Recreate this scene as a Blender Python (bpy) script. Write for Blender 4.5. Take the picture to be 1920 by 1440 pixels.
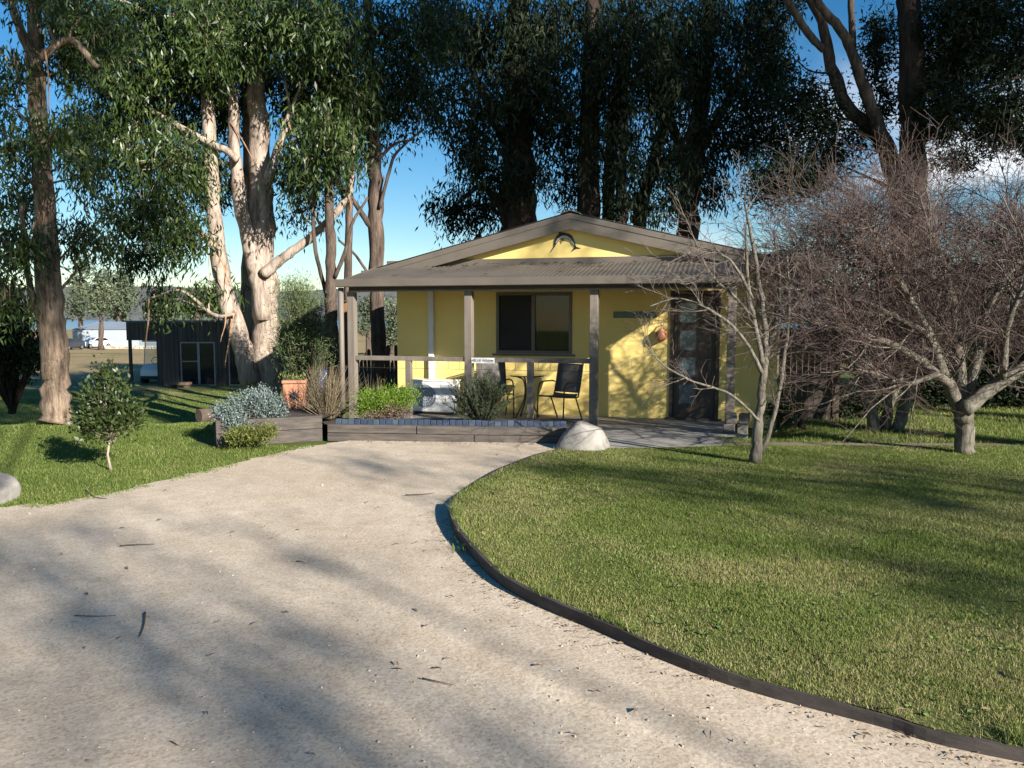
import bpy, math, random
import numpy as np
from mathutils import Vector

for o in list(bpy.data.objects):
    bpy.data.objects.remove(o)
SC = bpy.context.scene
COL = SC.collection
rng = np.random.default_rng(7)
random.seed(7)

# ------------------------------------------------------------------ camera
F = 1493.3
CAM_H = 1.7
PITCH = math.atan((720 - 594.0) / F)
cam_d = bpy.data.cameras.new('camera')
cam_d.lens = 28
cam_d.sensor_width = 36
cam_d.clip_start = 0.05
cam_d.clip_end = 12000
cam = bpy.data.objects.new('camera', cam_d)
COL.objects.link(cam)
cam.location = (0, 0, CAM_H)
cam.rotation_euler = (math.radians(90) - PITCH, 0, 0)
SC.camera = cam

# ------------------------------------------------------------------ light
SUN_EL = math.radians(21.5)
LX, LY = -0.66, 0.751            # the way the light travels over the ground
world = bpy.data.worlds.new('World')
SC.world = world
world.use_nodes = True
wn, wl = world.node_tree.nodes, world.node_tree.links
wn.clear()
w_out = wn.new('ShaderNodeOutputWorld')
w_bg = wn.new('ShaderNodeBackground')
w_bg.inputs['Strength'].default_value = 0.05
w_sky = wn.new('ShaderNodeTexSky')
w_sky.sky_type = 'NISHITA'
w_sky.sun_disc = False
w_sky.sun_elevation = SUN_EL
w_sky.sun_rotation = math.atan2(-LX, -LY)
w_sky.air_density = 1.0
w_sky.dust_density = 0.0
w_sky.ozone_density = 2.5
w_tc = wn.new('ShaderNodeTexCoord')
w_map = wn.new('ShaderNodeMapping')
w_map.inputs['Scale'].default_value = (2.2, 2.2, 5.5)
w_map.inputs['Location'].default_value = (3.1, 1.7, 0.4)
w_noise = wn.new('ShaderNodeTexNoise')
w_noise.inputs['Scale'].default_value = 1.5
w_noise.inputs['Detail'].default_value = 9
w_noise.inputs['Roughness'].default_value = 0.55
w_ramp = wn.new('ShaderNodeMapRange')
w_ramp.interpolation_type = 'SMOOTHSTEP'
w_ramp.inputs['From Min'].default_value = 0.43
w_ramp.inputs['From Max'].default_value = 0.60
w_sep = wn.new('ShaderNodeSeparateXYZ')
w_ax = wn.new('ShaderNodeMapRange')
w_ax.interpolation_type = 'SMOOTHSTEP'
w_ax.inputs['From Min'].default_value = -0.22
w_ax.inputs['From Max'].default_value = 0.05
w_az = wn.new('ShaderNodeMapRange')
w_az.interpolation_type = 'SMOOTHSTEP'
w_az.inputs['From Min'].default_value = 0.33
w_az.inputs['From Max'].default_value = 0.12
w_m1 = wn.new('ShaderNodeMath'); w_m1.operation = 'MULTIPLY'
w_m2 = wn.new('ShaderNodeMath'); w_m2.operation = 'MULTIPLY'
w_mix = wn.new('ShaderNodeMix'); w_mix.data_type = 'RGBA'
w_mix.inputs[7].default_value = (9.5, 9.8, 10.2, 1)
wl.new(w_tc.outputs['Generated'], w_map.inputs['Vector'])
wl.new(w_map.outputs['Vector'], w_noise.inputs['Vector'])
wl.new(w_noise.outputs['Fac'], w_ramp.inputs['Value'])
wl.new(w_tc.outputs['Generated'], w_sep.inputs['Vector'])
w_dot = wn.new('ShaderNodeVectorMath'); w_dot.operation = 'DOT_PRODUCT'
w_dot.inputs[1].default_value = (1.0, -0.35, 0.0)
wl.new(w_tc.outputs['Generated'], w_dot.inputs[0])
wl.new(w_dot.outputs['Value'], w_ax.inputs['Value'])
wl.new(w_sep.outputs['Z'], w_az.inputs['Value'])
wl.new(w_ax.outputs['Result'], w_m1.inputs[0])
wl.new(w_az.outputs['Result'], w_m1.inputs[1])
wl.new(w_m1.outputs[0], w_m2.inputs[0])
wl.new(w_ramp.outputs['Result'], w_m2.inputs[1])
wl.new(w_m2.outputs[0], w_mix.inputs[0])
w_hsv = wn.new('ShaderNodeHueSaturation')
w_hsv.inputs['Saturation'].default_value = 1.38
w_hsv.inputs['Value'].default_value = 1.08
wl.new(w_sky.outputs['Color'], w_hsv.inputs['Color'])
wl.new(w_hsv.outputs['Color'], w_mix.inputs[6])
wl.new(w_mix.outputs[2], w_bg.inputs['Color'])
wl.new(w_bg.outputs[0], w_out.inputs['Surface'])

sun_d = bpy.data.lights.new('sun', 'SUN')
sun_d.energy = 5.0
sun_d.angle = math.radians(0.53)
sun_d.color = (1.0, 0.94, 0.85)
sun = bpy.data.objects.new('sun', sun_d)
COL.objects.link(sun)
sun.location = (20, -20, 30)
ce = math.cos(SUN_EL) / math.hypot(LX, LY)
SUN_DIR = Vector((LX * ce, LY * ce, -math.sin(SUN_EL)))
sun.rotation_euler = SUN_DIR.to_track_quat('-Z', 'Y').to_euler()

SC.view_settings.view_transform = 'Standard'
SC.view_settings.look = 'None'
SC.view_settings.exposure = 1.27
SC.view_settings.gamma = 1.0
SC.view_settings.use_curve_mapping = False
SC.render.engine = 'CYCLES'

# ------------------------------------------------------------------ measuring helpers
cp, sp = math.cos(PITCH), math.sin(PITCH)
def ray(px, py):
    a, b = (px - 960) / F, (720 - py) / F
    return np.array([a, cp + b * sp, -sp + b * cp])
def G(px, py, z=0.0):                     # the ground point seen at a place of the photograph
    d = ray(px, py)
    return np.array([0, 0, CAM_H]) + d * ((z - CAM_H) / d[2])
def At(px, py, Y):                        # the point seen there, Y metres ahead
    d = ray(px, py)
    return np.array([0, 0, CAM_H]) + d * (Y / d[1])
TH = math.radians(15.5)
CU = np.array([math.cos(TH), -math.sin(TH), 0.0])     # along the cabin front
CN = np.array([math.sin(TH), math.cos(TH), 0.0])      # into the cabin
CZ = np.array([0, 0, 1.0])
P0 = np.array([-2.756, 13.655, 0.0])
def C(t, d, z):
    return P0 + CU * t + CN * d + CZ * z
CAB = (CU, CN, CZ)
WAX = (np.array([1., 0, 0]), np.array([0, 1., 0]), CZ)
def axes(deg):
    a = math.radians(deg)
    return (np.array([math.cos(a), math.sin(a), 0]), np.array([-math.sin(a), math.cos(a), 0]), CZ)
def sstep(a, b, x):
    t = np.clip((np.asarray(x, float) - a) / (b - a), 0, 1)
    return t * t * (3 - 2 * t)

# ------------------------------------------------------------------ mesh helpers
class MB:
    def __init__(self):
        self.v = []; self.f = []; self.n = 0
    def raw(self, v, f):
        self.v.append(np.asarray(v, float).reshape(-1, 3))
        self.f.extend([tuple(int(i) + self.n for i in q) for q in f])
        self.n += len(self.v[-1])
        return self
    def box(self, c, s, ax=WAX, taper=1.0):
        c = np.asarray(c, float)
        v = []
        for k in (-1, 1):
            tp = taper if k > 0 else 1.0
            for j in (-1, 1):
                for i in (-1, 1):
                    v.append(c + ax[0] * i * s[0] / 2 * tp + ax[1] * j * s[1] / 2 * tp + ax[2] * k * s[2] / 2)
        return self.raw(v, [(0, 2, 3, 1), (4, 5, 7, 6), (0, 1, 5, 4), (2, 6, 7, 3), (0, 4, 6, 2), (1, 3, 7, 5)])
    def bar(self, a, b, w, h, up=CZ):
        a, b = np.asarray(a, float), np.asarray(b, float)
        t = b - a; L = np.linalg.norm(t); t = t / L
        s = np.cross(t, up); s /= np.linalg.norm(s)
        return self.box((a + b) / 2, (L, w, h), (t, s, np.cross(s, t)))
    def prism(self, poly, ex):
        poly = np.asarray(poly, float); ex = np.asarray(ex, float); m = len(poly)
        f = [tuple(range(m))[::-1], tuple(range(m, 2 * m))]
        for i in range(m):
            j = (i + 1) % m
            f.append((i, j, m + j, m + i))
        return self.raw(np.vstack([poly, poly + ex]), f)
    def tube(self, pts, r, k=8, cap=True):
        pts = np.asarray(pts, float); m = len(pts)
        r = np.full(m, r, float) if np.isscalar(r) else np.asarray(r, float)
        T = np.gradient(pts, axis=0)
        T /= np.linalg.norm(T, axis=1)[:, None] + 1e-9
        ref = np.array([1., 0, 0]) if abs(T[0][0]) < 0.8 else np.array([0, 1., 0])
        N = np.cross(T[0], ref); N /= np.linalg.norm(N)
        a = np.linspace(0, 2 * math.pi, k, endpoint=False)
        v = []
        for i in range(m):
            N = N - T[i] * np.dot(N, T[i]); N /= np.linalg.norm(N) + 1e-9
            B = np.cross(T[i], N)
            v.append(pts[i] + r[i] * (np.cos(a)[:, None] * N + np.sin(a)[:, None] * B))
        f = []
        for i in range(m - 1):
            for j in range(k):
                jj = (j + 1) % k
                f.append((i * k + j, i * k + jj, (i + 1) * k + jj, (i + 1) * k + j))
        if cap:
            f.append(tuple(range(k))[::-1]); f.append(tuple(range((m - 1) * k, m * k)))
        return self.raw(np.vstack(v), f)
    def lathe(self, c, prof, k=16):
        c = np.asarray(c, float); m = len(prof)
        a = np.linspace(0, 2 * math.pi, k, endpoint=False)
        v = [c + np.array([r * math.cos(x), r * math.sin(x), z]) for r, z in prof for x in a]
        f = []
        for i in range(m - 1):
            for j in range(k):
                jj = (j + 1) % k
                f.append((i * k + j, i * k + jj, (i + 1) * k + jj, (i + 1) * k + j))
        f.append(tuple(range(k))[::-1]); f.append(tuple(range((m - 1) * k, m * k)))
        return self.raw(v, f)
    def disc_y(self, c, axis, r, w, k=16):
        c = np.asarray(c, float); axis = np.asarray(axis, float)
        return self.tube([c - axis * w / 2, c + axis * w / 2], r, k)

ROOT = {}
def origin_of(o):
    while o is not None:
        if o.name in ROOT:
            return ROOT[o.name]
        o = o.parent
    return np.zeros(3)

def np_mesh(name, V, nloop, face_size, attrs=None):
    """fast mesh: V (n,3), loops flat, every face of face_size corners"""
    me = bpy.data.meshes.new(name)
    nf = len(nloop) // face_size
    me.vertices.add(len(V)); me.vertices.foreach_set('co', np.asarray(V, np.float32).ravel())
    me.loops.add(len(nloop)); me.loops.foreach_set('vertex_index', np.asarray(nloop, np.int32))
    me.polygons.add(nf)
    me.polygons.foreach_set('loop_start', np.arange(0, nf * face_size, face_size, dtype=np.int32))
    if attrs:
        for k, a in attrs.items():
            at = me.attributes.new(k, 'FLOAT', 'FACE')
            at.data.foreach_set('value', np.asarray(a, np.float32))
    me.update(calc_edges=True)
    return me

def link(name, me, mat, parent=None, smooth=False):
    o = bpy.data.objects.new(name, me)
    COL.objects.link(o)
    if mat is not None and len(me.materials) == 0:
        me.materials.append(mat)
    if smooth:
        me.polygons.foreach_set('use_smooth', np.ones(len(me.polygons), bool))
    if parent is not None:
        o.parent = parent
    return o

def tag(o, label=None, cat=None, group=None, kind=None):
    if label: o['label'] = label
    if cat: o['category'] = cat
    if group: o['group'] = group
    if kind: o['kind'] = kind
    return o

def thing(name, loc, label, cat, group=None):
    o = bpy.data.objects.new(name, None)
    COL.objects.link(o)
    o.empty_display_size = 0.2
    o.location = loc
    ROOT[o.name] = np.asarray(loc, float)
    return tag(o, label, cat, group)

def part(name, mb, mat, parent=None, smooth=False, bevel=0.0, kind=None, loc=None, label=None):
    """vertices of mb are in world space; the part is stored relative to its thing"""
    off = origin_of(parent)
    V = np.vstack(mb.v) - off
    own = np.zeros(3)
    if parent is None and loc is not None:
        own = np.asarray(loc, float); V = V - own
    me = bpy.data.meshes.new(name)
    me.from_pydata(V.tolist(), [], mb.f)
    me.update()
    o = link(name, me, mat, parent, smooth)
    if parent is None and loc is not None:
        o.location = own; ROOT[o.name] = own
    if bevel > 0:
        b = o.modifiers.new('bevel', 'BEVEL'); b.width = bevel; b.segments = 2; b.limit_method = 'ANGLE'
    if kind: o['kind'] = kind
    if label: o['label'] = label
    return o

def npart(name, V, loops, fs, mat, parent=None, attrs=None, smooth=False, kind=None):
    me = np_mesh(name, V - origin_of(parent), loops, fs, attrs)
    o = link(name, me, mat, parent, smooth)
    if kind: o['kind'] = kind
    return o

def copy_part(o, parent, loc):
    c = o.copy(); COL.objects.link(c); c.parent = parent; c.location = loc
    return c

def norm(v):
    return v / (np.linalg.norm(v, axis=-1, keepdims=True) + 1e-9)

# ------------------------------------------------------------------ materials
def new_mat(name):
    m = bpy.data.materials.new(name); m.use_nodes = True
    nt = m.node_tree
    return m, nt.nodes, nt.links, nt.nodes['Principled BSDF']

def add_noise(N, L, src, scale, detail=5, rough=0.55, stretch=None):
    n = N.new('ShaderNodeTexNoise')
    n.inputs['Scale'].default_value = scale
    n.inputs['Detail'].default_value = detail
    n.inputs['Roughness'].default_value = rough
    if stretch:
        mp = N.new('ShaderNodeMapping'); mp.inputs['Scale'].default_value = stretch
        L.new(src, mp.inputs['Vector']); L.new(mp.outputs['Vector'], n.inputs['Vector'])
    else:
        L.new(src, n.inputs['Vector'])
    return n.outputs['Fac']

def add_ramp(N, L, fac, stops):
    r = N.new('ShaderNodeValToRGB')
    el = r.color_ramp.elements
    while len(el) < len(stops): el.new(0.5)
    for e, (p, c) in zip(el, stops):
        e.position = p; e.color = (c[0], c[1], c[2], 1)
    L.new(fac, r.inputs['Fac'])
    return r.outputs['Color']

def add_mix(N, L, fac, a, b, mode='MIX'):
    m = N.new('ShaderNodeMix'); m.data_type = 'RGBA'; m.blend_type = mode
    if isinstance(fac, (int, float)): m.inputs[0].default_value = fac
    else: L.new(fac, m.inputs[0])
    for s, x in ((6, a), (7, b)):
        if isinstance(x, (tuple, list)): m.inputs[s].default_value = (x[0], x[1], x[2], 1)
        else: L.new(x, m.inputs[s])
    return m.outputs[2]

def add_bump(N, L, B, h, strength=0.3, dist=0.02):
    b = N.new('ShaderNodeBump')
    b.inputs['Strength'].default_value = strength
    b.inputs['Distance'].default_value = dist
    L.new(h, b.inputs['Height']); L.new(b.outputs['Normal'], B.inputs['Normal'])

def pos(N):
    return N.new('ShaderNodeNewGeometry').outputs['Position']

def plain(name, c, c2=None, scale=3.0, rough=0.6, bump=0.0, stretch=None, metal=0.0, spec=0.5, lo=0.35, hi=0.65, bdist=0.01, detail=5):
    m, N, L, B = new_mat(name)
    B.inputs['Roughness'].default_value = rough
    B.inputs['Metallic'].default_value = metal
    B.inputs['Specular IOR Level'].default_value = spec
    if c2 is None:
        c2 = tuple(x * 0.8 for x in c)
    n = add_noise(N, L, pos(N), scale, detail, 0.6, stretch)
    L.new(add_ramp(N, L, n, [(lo, c2), (hi, c)]), B.inputs['Base Color'])
    if bump: add_bump(N, L, B, n, bump, bdist)
    return m

def leaf_mat(name, dark, light, tip=None, rough=0.45, spec=0.4, trans=0.12):
    m, N, L, B = new_mat(name)
    a = N.new('ShaderNodeAttribute'); a.attribute_name = 'rnd'
    stops = [(0.0, dark), (0.85, light)]
    if tip: stops.append((1.0, tip))
    col = add_ramp(N, L, a.outputs['Fac'], stops)
    L.new(col, B.inputs['Base Color'])
    B.inputs['Roughness'].default_value = rough
    B.inputs['Specular IOR Level'].default_value = spec
    if trans > 0:
        tr = N.new('ShaderNodeBsdfTranslucent'); L.new(col, tr.inputs['Color'])
        mx = N.new('ShaderNodeMixShader'); mx.inputs[0].default_value = trans
        L.new(B.outputs[0], mx.inputs[1]); L.new(tr.outputs[0], mx.inputs[2])
        L.new(mx.outputs[0], N['Material Output'].inputs['Surface'])
    return m

def bark_mat(name, pale, mid, dark, scale=1.0, bump=0.6):
    m, N, L, B = new_mat(name)
    p = pos(N)
    n1 = add_noise(N, L, p, 3.0 * scale, 6, 0.65, (3.0, 3.0, 0.45))
    n2 = add_noise(N, L, p, 9.0 * scale, 6, 0.7, (3.0, 3.0, 0.5))
    c = add_ramp(N, L, n1, [(0.32, dark), (0.47, mid), (0.62, pale)])
    c2 = add_ramp(N, L, n2, [(0.35, (0.45, 0.42, 0.4)), (0.6, (1, 1, 1))])
    L.new(add_mix(N, L, 0.8, c, c2, 'MULTIPLY'), B.inputs['Base Color'])
    B.inputs['Roughness'].default_value = 0.85
    B.inputs['Specular IOR Level'].default_value = 0.2
    add_bump(N, L, B, n2, bump, 0.03)
    return m

M = {}
M['yellow'] = plain('yellow_wall_paint', (0.84, 0.645, 0.225), (0.79, 0.595, 0.20), 2.0, 0.7, 0.1, spec=0.3)
M['trim'] = plain('taupe_metal_trim', (0.128, 0.108, 0.087), (0.105, 0.088, 0.07), 2.5, 0.55, 0.05)
M['roofing'] = plain('taupe_roof_sheet', (0.105, 0.092, 0.074), (0.075, 0.064, 0.052), 1.6, 0.6, 0.05)
M['post'] = plain('taupe_painted_timber', (0.185, 0.157, 0.128), (0.14, 0.118, 0.096), 4, 0.65, 0.2, (3, 3, 0.4))
M['beam'] = plain('dark_beam', (0.07, 0.06, 0.05), (0.05, 0.045, 0.04), 3, 0.7)
M['soffit'] = plain('porch_lining', (0.16, 0.13, 0.09), (0.13, 0.10, 0.07), 3, 0.8)
M['white'] = plain('white_enamel', (0.78, 0.78, 0.76), (0.68, 0.67, 0.64), 2.5, 0.45)
M['white_pipe'] = plain('white_pvc', (0.70, 0.70, 0.70), (0.6, 0.6, 0.6), 2, 0.4)
M['frame'] = plain('window_frame_bronze', (0.15, 0.125, 0.095), (0.12, 0.10, 0.075), 3, 0.5)
M['door'] = plain('brown_door_timber', (0.060, 0.040, 0.028), (0.04, 0.028, 0.02), 3, 0.5, 0.2, (4, 4, 0.4))
M['curtain'] = plain('pale_curtain', (0.55, 0.54, 0.51), (0.45, 0.44, 0.42), 3, 0.9)
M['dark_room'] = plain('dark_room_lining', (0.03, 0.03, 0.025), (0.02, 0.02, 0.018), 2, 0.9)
M['concrete'] = plain('worn_concrete', (0.34, 0.315, 0.28), (0.23, 0.21, 0.185), 2.2, 0.85, 0.35, lo=0.3, hi=0.7)
M['sleeper'] = plain('weathered_sleeper', (0.10, 0.083, 0.070), (0.05, 0.042, 0.036), 2.5, 0.85, 0.6, (1.2, 3, 9), bdist=0.02)
M['edging'] = plain('weathered_edging_board', (0.06, 0.048, 0.043), (0.03, 0.025, 0.022), 3, 0.85, 0.6, (2, 2, 8), bdist=0.01)
M['blue_block'] = plain('blue_stained_block', (0.026, 0.044, 0.085), (0.015, 0.026, 0.05), 9, 0.7, 0.3)
M['blue_block2'] = plain('pale_blue_stained_block', (0.05, 0.075, 0.105), (0.03, 0.05, 0.07), 9, 0.7, 0.3)
M['boulder'] = plain('pale_granite', (0.33, 0.30, 0.265), (0.13, 0.125, 0.115), 3.5, 0.85, 0.8, lo=0.3, hi=0.62, bdist=0.03, detail=8)
M['metal_dark'] = plain('dark_bronze_metal', (0.045, 0.035, 0.028), (0.03, 0.025, 0.02), 5, 0.4)
M['sling'] = plain('grey_sling_fabric', (0.16, 0.145, 0.13), (0.11, 0.10, 0.09), 40, 0.8, 0.3)
M['glass_top'] = plain('bronze_glass', (0.10, 0.085, 0.05), (0.08, 0.07, 0.04), 4, 0.12)
M['terracotta'] = plain('terracotta', (0.48, 0.20, 0.11), (0.36, 0.14, 0.08), 5, 0.8, 0.3)
M['black'] = plain('black_paint', (0.015, 0.015, 0.017), (0.01, 0.01, 0.011), 4, 0.5)
M['silver'] = plain('silver_paint', (0.45, 0.45, 0.43), (0.3, 0.3, 0.29), 14, 0.4, metal=0.3)
M['teal'] = plain('teal_board', (0.14, 0.19, 0.16), (0.11, 0.15, 0.125), 6, 0.6)
M['clad'] = plain('dark_stained_cladding', (0.075, 0.055, 0.042), (0.042, 0.031, 0.025), 2.5, 0.75, 0.3, (5, 5, 0.3))
M['clad2'] = plain('brown_stained_cladding', (0.105, 0.072, 0.05), (0.06, 0.042, 0.032), 2.5, 0.75, 0.3, (5, 5, 0.3))
M['alu'] = plain('aluminium_frame', (0.22, 0.23, 0.26), (0.18, 0.19, 0.21), 5, 0.4, metal=0.4)
M['far_shed'] = plain('pale_grey_cladding', (0.33, 0.37, 0.395), (0.30, 0.335, 0.36), 0.4, 0.6)
M['far_roof'] = plain('pale_blue_grey_roof', (0.22, 0.26, 0.30), (0.20, 0.235, 0.27), 0.4, 0.5)
M['tyre'] = plain('tyre_rubber', (0.02, 0.02, 0.02), (0.015, 0.015, 0.015), 6, 0.85)
M['car_blue'] = plain('blue_car_paint', (0.03, 0.10, 0.33), (0.03, 0.09, 0.30), 2, 0.25)
M['car_dark'] = plain('dark_car_paint', (0.03, 0.035, 0.045), (0.025, 0.03, 0.04), 2, 0.25)
M['car_white'] = plain('white_car_paint', (0.75, 0.76, 0.78), (0.72, 0.73, 0.75), 2, 0.25)
M['stone_wall'] = plain('pale_field_stone', (0.55, 0.50, 0.40), (0.30, 0.27, 0.21), 1.5, 0.9, 0.5)
M['log'] = plain('cut_log', (0.12, 0.085, 0.06), (0.06, 0.045, 0.035), 6, 0.9, 0.6)
M['cut_wood'] = plain('cut_wood_end', (0.25, 0.17, 0.10), (0.14, 0.09, 0.055), 9, 0.9, 0.3)
M['nest_wood'] = plain('nest_box_timber', (0.22, 0.11, 0.05), (0.15, 0.075, 0.035), 6, 0.8, 0.2)
M['blue_bin'] = plain('blue_plastic', (0.02, 0.07, 0.28), (0.02, 0.06, 0.22), 3, 0.4)
M['twig_dry'] = plain('dry_twig', (0.10, 0.075, 0.055), (0.05, 0.038, 0.03), 14, 0.85, 0.3)
M['rock_dark'] = plain('dark_block_stone', (0.16, 0.145, 0.125), (0.08, 0.072, 0.065), 6, 0.9, 0.6)

M['bark_pale'] = bark_mat('smooth_gum_bark', (0.44, 0.365, 0.305), (0.35, 0.28, 0.225), (0.13, 0.095, 0.075), 1.0, 0.35)
M['bark_left'] = bark_mat('flaking_gum_bark', (0.34, 0.26, 0.19), (0.22, 0.16, 0.115), (0.075, 0.05, 0.038), 1.5, 0.9)
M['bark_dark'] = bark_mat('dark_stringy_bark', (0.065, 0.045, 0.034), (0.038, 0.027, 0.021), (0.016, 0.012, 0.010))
M['bark_mid'] = bark_mat('brown_gum_bark', (0.15, 0.112, 0.088), (0.09, 0.066, 0.052), (0.04, 0.03, 0.025))
M['bark_brown'] = bark_mat('shaded_gum_bark', (0.17, 0.125, 0.09), (0.10, 0.072, 0.055), (0.04, 0.03, 0.024))
M['bark_grey'] = bark_mat('grey_lichen_bark', (0.22, 0.20, 0.165), (0.15, 0.135, 0.105), (0.07, 0.06, 0.045), 4, 0.4)
M['bark_strip'] = plain('peeling_bark', (0.36, 0.22, 0.13), (0.18, 0.10, 0.06), 6, 0.9, 0.3)
M['twig_bare'] = plain('bare_twig_bark', (0.17, 0.13, 0.11), (0.085, 0.06, 0.052), 6, 0.75, 0.2)
M['twig_red'] = plain('reddish_twig_bark', (0.105, 0.066, 0.055), (0.05, 0.031, 0.027), 6, 0.7, 0.2)

M['leaf_gum'] = leaf_mat('gum_leaf', (0.012, 0.026, 0.007), (0.062, 0.095, 0.022), (0.15, 0.18, 0.065), rough=0.38, spec=0.3)
M['leaf_dark_shaded'] = leaf_mat('dark_shaded_gum_leaf', (0.007, 0.013, 0.006), (0.024, 0.037, 0.014), (0.05, 0.064, 0.022), rough=0.6, spec=0.15, trans=0.05)  # shade of the background trees put into the leaf colour; hedges share it
M['leaf_mid'] = leaf_mat('mid_green_leaf', (0.010, 0.020, 0.006), (0.045, 0.068, 0.018), (0.10, 0.12, 0.045), spec=0.25)
M['leaf_bright'] = leaf_mat('bright_green_leaf', (0.06, 0.12, 0.012), (0.19, 0.30, 0.03), (0.27, 0.38, 0.05), trans=0.25)
M['leaf_silver'] = leaf_mat('silver_leaf', (0.07, 0.10, 0.09), (0.19, 0.24, 0.22), (0.42, 0.47, 0.46), rough=0.7)
M['leaf_rosemary'] = leaf_mat('rosemary_leaf', (0.014, 0.03, 0.011), (0.05, 0.085, 0.032), (0.10, 0.14, 0.07), rough=0.6)
M['leaf_olive'] = leaf_mat('olive_leaf', (0.05, 0.065, 0.012), (0.19, 0.21, 0.045), (0.28, 0.28, 0.08), rough=0.6)
M['leaf_dry'] = leaf_mat('dry_stem', (0.09, 0.07, 0.042), (0.24, 0.19, 0.115), (0.36, 0.29, 0.18), rough=0.8)
M['leaf_deadbrown'] = leaf_mat('dead_brown_leaf', (0.10, 0.065, 0.045), (0.22, 0.15, 0.10), (0.3, 0.21, 0.15), rough=0.85)
M['leaf_camellia'] = leaf_mat('glossy_camellia_leaf', (0.018, 0.03, 0.008), (0.055, 0.08, 0.02), (0.10, 0.14, 0.04), rough=0.42, spec=0.45)
M['leaf_far'] = leaf_mat('far_tree_leaf', (0.05, 0.07, 0.04), (0.13, 0.155, 0.085), (0.17, 0.19, 0.11), rough=0.8)
M['leaf_weed'] = leaf_mat('lawn_weed_leaf', (0.06, 0.10, 0.02), (0.13, 0.19, 0.04), (0.18, 0.22, 0.07), rough=0.6, trans=0.2)
M['leaf_wattle'] = leaf_mat('feathery_wattle_leaf', (0.035, 0.06, 0.02), (0.13, 0.17, 0.06), (0.2, 0.23, 0.10), rough=0.6)

def glass_mat(name, tint, refl=0.12):
    m, N, L, B = new_mat(name)
    N.remove(B)
    t = N.new('ShaderNodeBsdfTransparent'); t.inputs[0].default_value = (*tint, 1)
    g = N.new('ShaderNodeBsdfGlossy'); g.inputs['Roughness'].default_value = 0.03
    g.inputs['Color'].default_value = (0.9, 0.9, 0.9, 1)
    fr = N.new('ShaderNodeFresnel'); fr.inputs['IOR'].default_value = 1.5
    mx = N.new('ShaderNodeMixShader')
    L.new(fr.outputs[0], mx.inputs[0]); L.new(t.outputs[0], mx.inputs[1]); L.new(g.outputs[0], mx.inputs[2])
    L.new(mx.outputs[0], N['Material Output'].inputs['Surface'])
    return m
M['glass'] = glass_mat('window_glass', (0.45, 0.45, 0.42))
M['glass_clear'] = glass_mat('clear_glass', (0.75, 0.78, 0.78))
M['door_glass'] = plain('obscure_blue_glass', (0.10, 0.14, 0.16), (0.07, 0.10, 0.12), 8, 0.15)
M['screen_dark'] = plain('dark_glazing', (0.012, 0.015, 0.022), (0.01, 0.012, 0.018), 3, 0.08)

# corrugation-free soft materials for the ground -------------------------------------------------
def gravel_mat():
    m, N, L, B = new_mat('pale_gravel')
    p = pos(N)
    big = add_noise(N, L, p, 0.55, 5, 0.6)
    mid = add_noise(N, L, p, 4.5, 6, 0.65)
    c = add_ramp(N, L, big, [(0.3, (0.50, 0.41, 0.31)), (0.5, (0.56, 0.47, 0.365)), (0.7, (0.62, 0.53, 0.42))])
    c = add_mix(N, L, 0.55, c, add_ramp(N, L, mid, [(0.3, (0.68, 0.64, 0.58)), (0.65, (1.06, 1.05, 1.04))]), 'MULTIPLY')
    pt = add_noise(N, L, p, 1.1, 7, 0.7, (1.0, 0.45, 1.0))
    c = add_mix(N, L, add_ramp(N, L, pt, [(0.52, (0, 0, 0)), (0.75, (0.5, 0.5, 0.5))]), c, (0.36, 0.285, 0.205))
    vo = N.new('ShaderNodeTexVoronoi'); vo.inputs['Scale'].default_value = 85
    L.new(p, vo.inputs['Vector'])
    vo2 = N.new('ShaderNodeTexVoronoi'); vo2.inputs['Scale'].default_value = 33
    L.new(p, vo2.inputs['Vector'])
    sp_ = add_ramp(N, L, vo.outputs['Color'], [(0.0, (0.62, 0.58, 0.52)), (0.5, (1, 1, 1)), (0.95, (1.25, 1.24, 1.2))])
    c = add_mix(N, L, 0.75, c, sp_, 'MULTIPLY')
    L.new(c, B.inputs['Base Color'])
    B.inputs['Roughness'].default_value = 0.95
    B.inputs['Specular IOR Level'].default_value = 0.15
    a = N.new('ShaderNodeMath'); a.operation = 'MULTIPLY_ADD'; a.inputs[1].default_value = -0.6
    L.new(vo2.outputs['Distance'], a.inputs[0]); 
    f = add_noise(N, L, p, 40, 5, 0.7)
    L.new(f, a.inputs[2])
    add_bump(N, L, B, a.outputs[0], 0.22, 0.010)
    return m
M['gravel'] = gravel_mat()

def ground_mat(name, green, green2, dry, earth, dry_at=0.55):
    m, N, L, B = new_mat(name)
    p = pos(N)
    big = add_noise(N, L, p, 0.7, 5, 0.6)
    mid = add_noise(N, L, p, 5.0, 6, 0.65)
    fine = add_noise(N, L, p, 60.0, 4, 0.7)
    c = add_ramp(N, L, mid, [(0.35, green), (0.65, green2)])
    c = add_mix(N, L, add_ramp(N, L, big, [(dry_at - 0.08, (0, 0, 0)), (dry_at + 0.12, (1, 1, 1))]), c, dry)
    c = add_mix(N, L, add_ramp(N, L, fine, [(0.35, (0.7, 0.7, 0.7)), (0.5, (0, 0, 0))]), c, earth)
    L.new(c, B.inputs['Base Color'])
    B.inputs['Roughness'].default_value = 0.95
    B.inputs['Specular IOR Level'].default_value = 0.1
    add_bump(N, L, B, fine, 0.6, 0.03)
    return m
M['lawn'] = ground_mat('lawn_turf', (0.09, 0.115, 0.026), (0.13, 0.15, 0.04), (0.25, 0.21, 0.10), (0.07, 0.06, 0.035), 0.58)
M['earth'] = ground_mat('bare_earth', (0.16, 0.125, 0.085), (0.20, 0.16, 0.115), (0.24, 0.20, 0.15), (0.09, 0.07, 0.05), 0.5)
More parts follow.
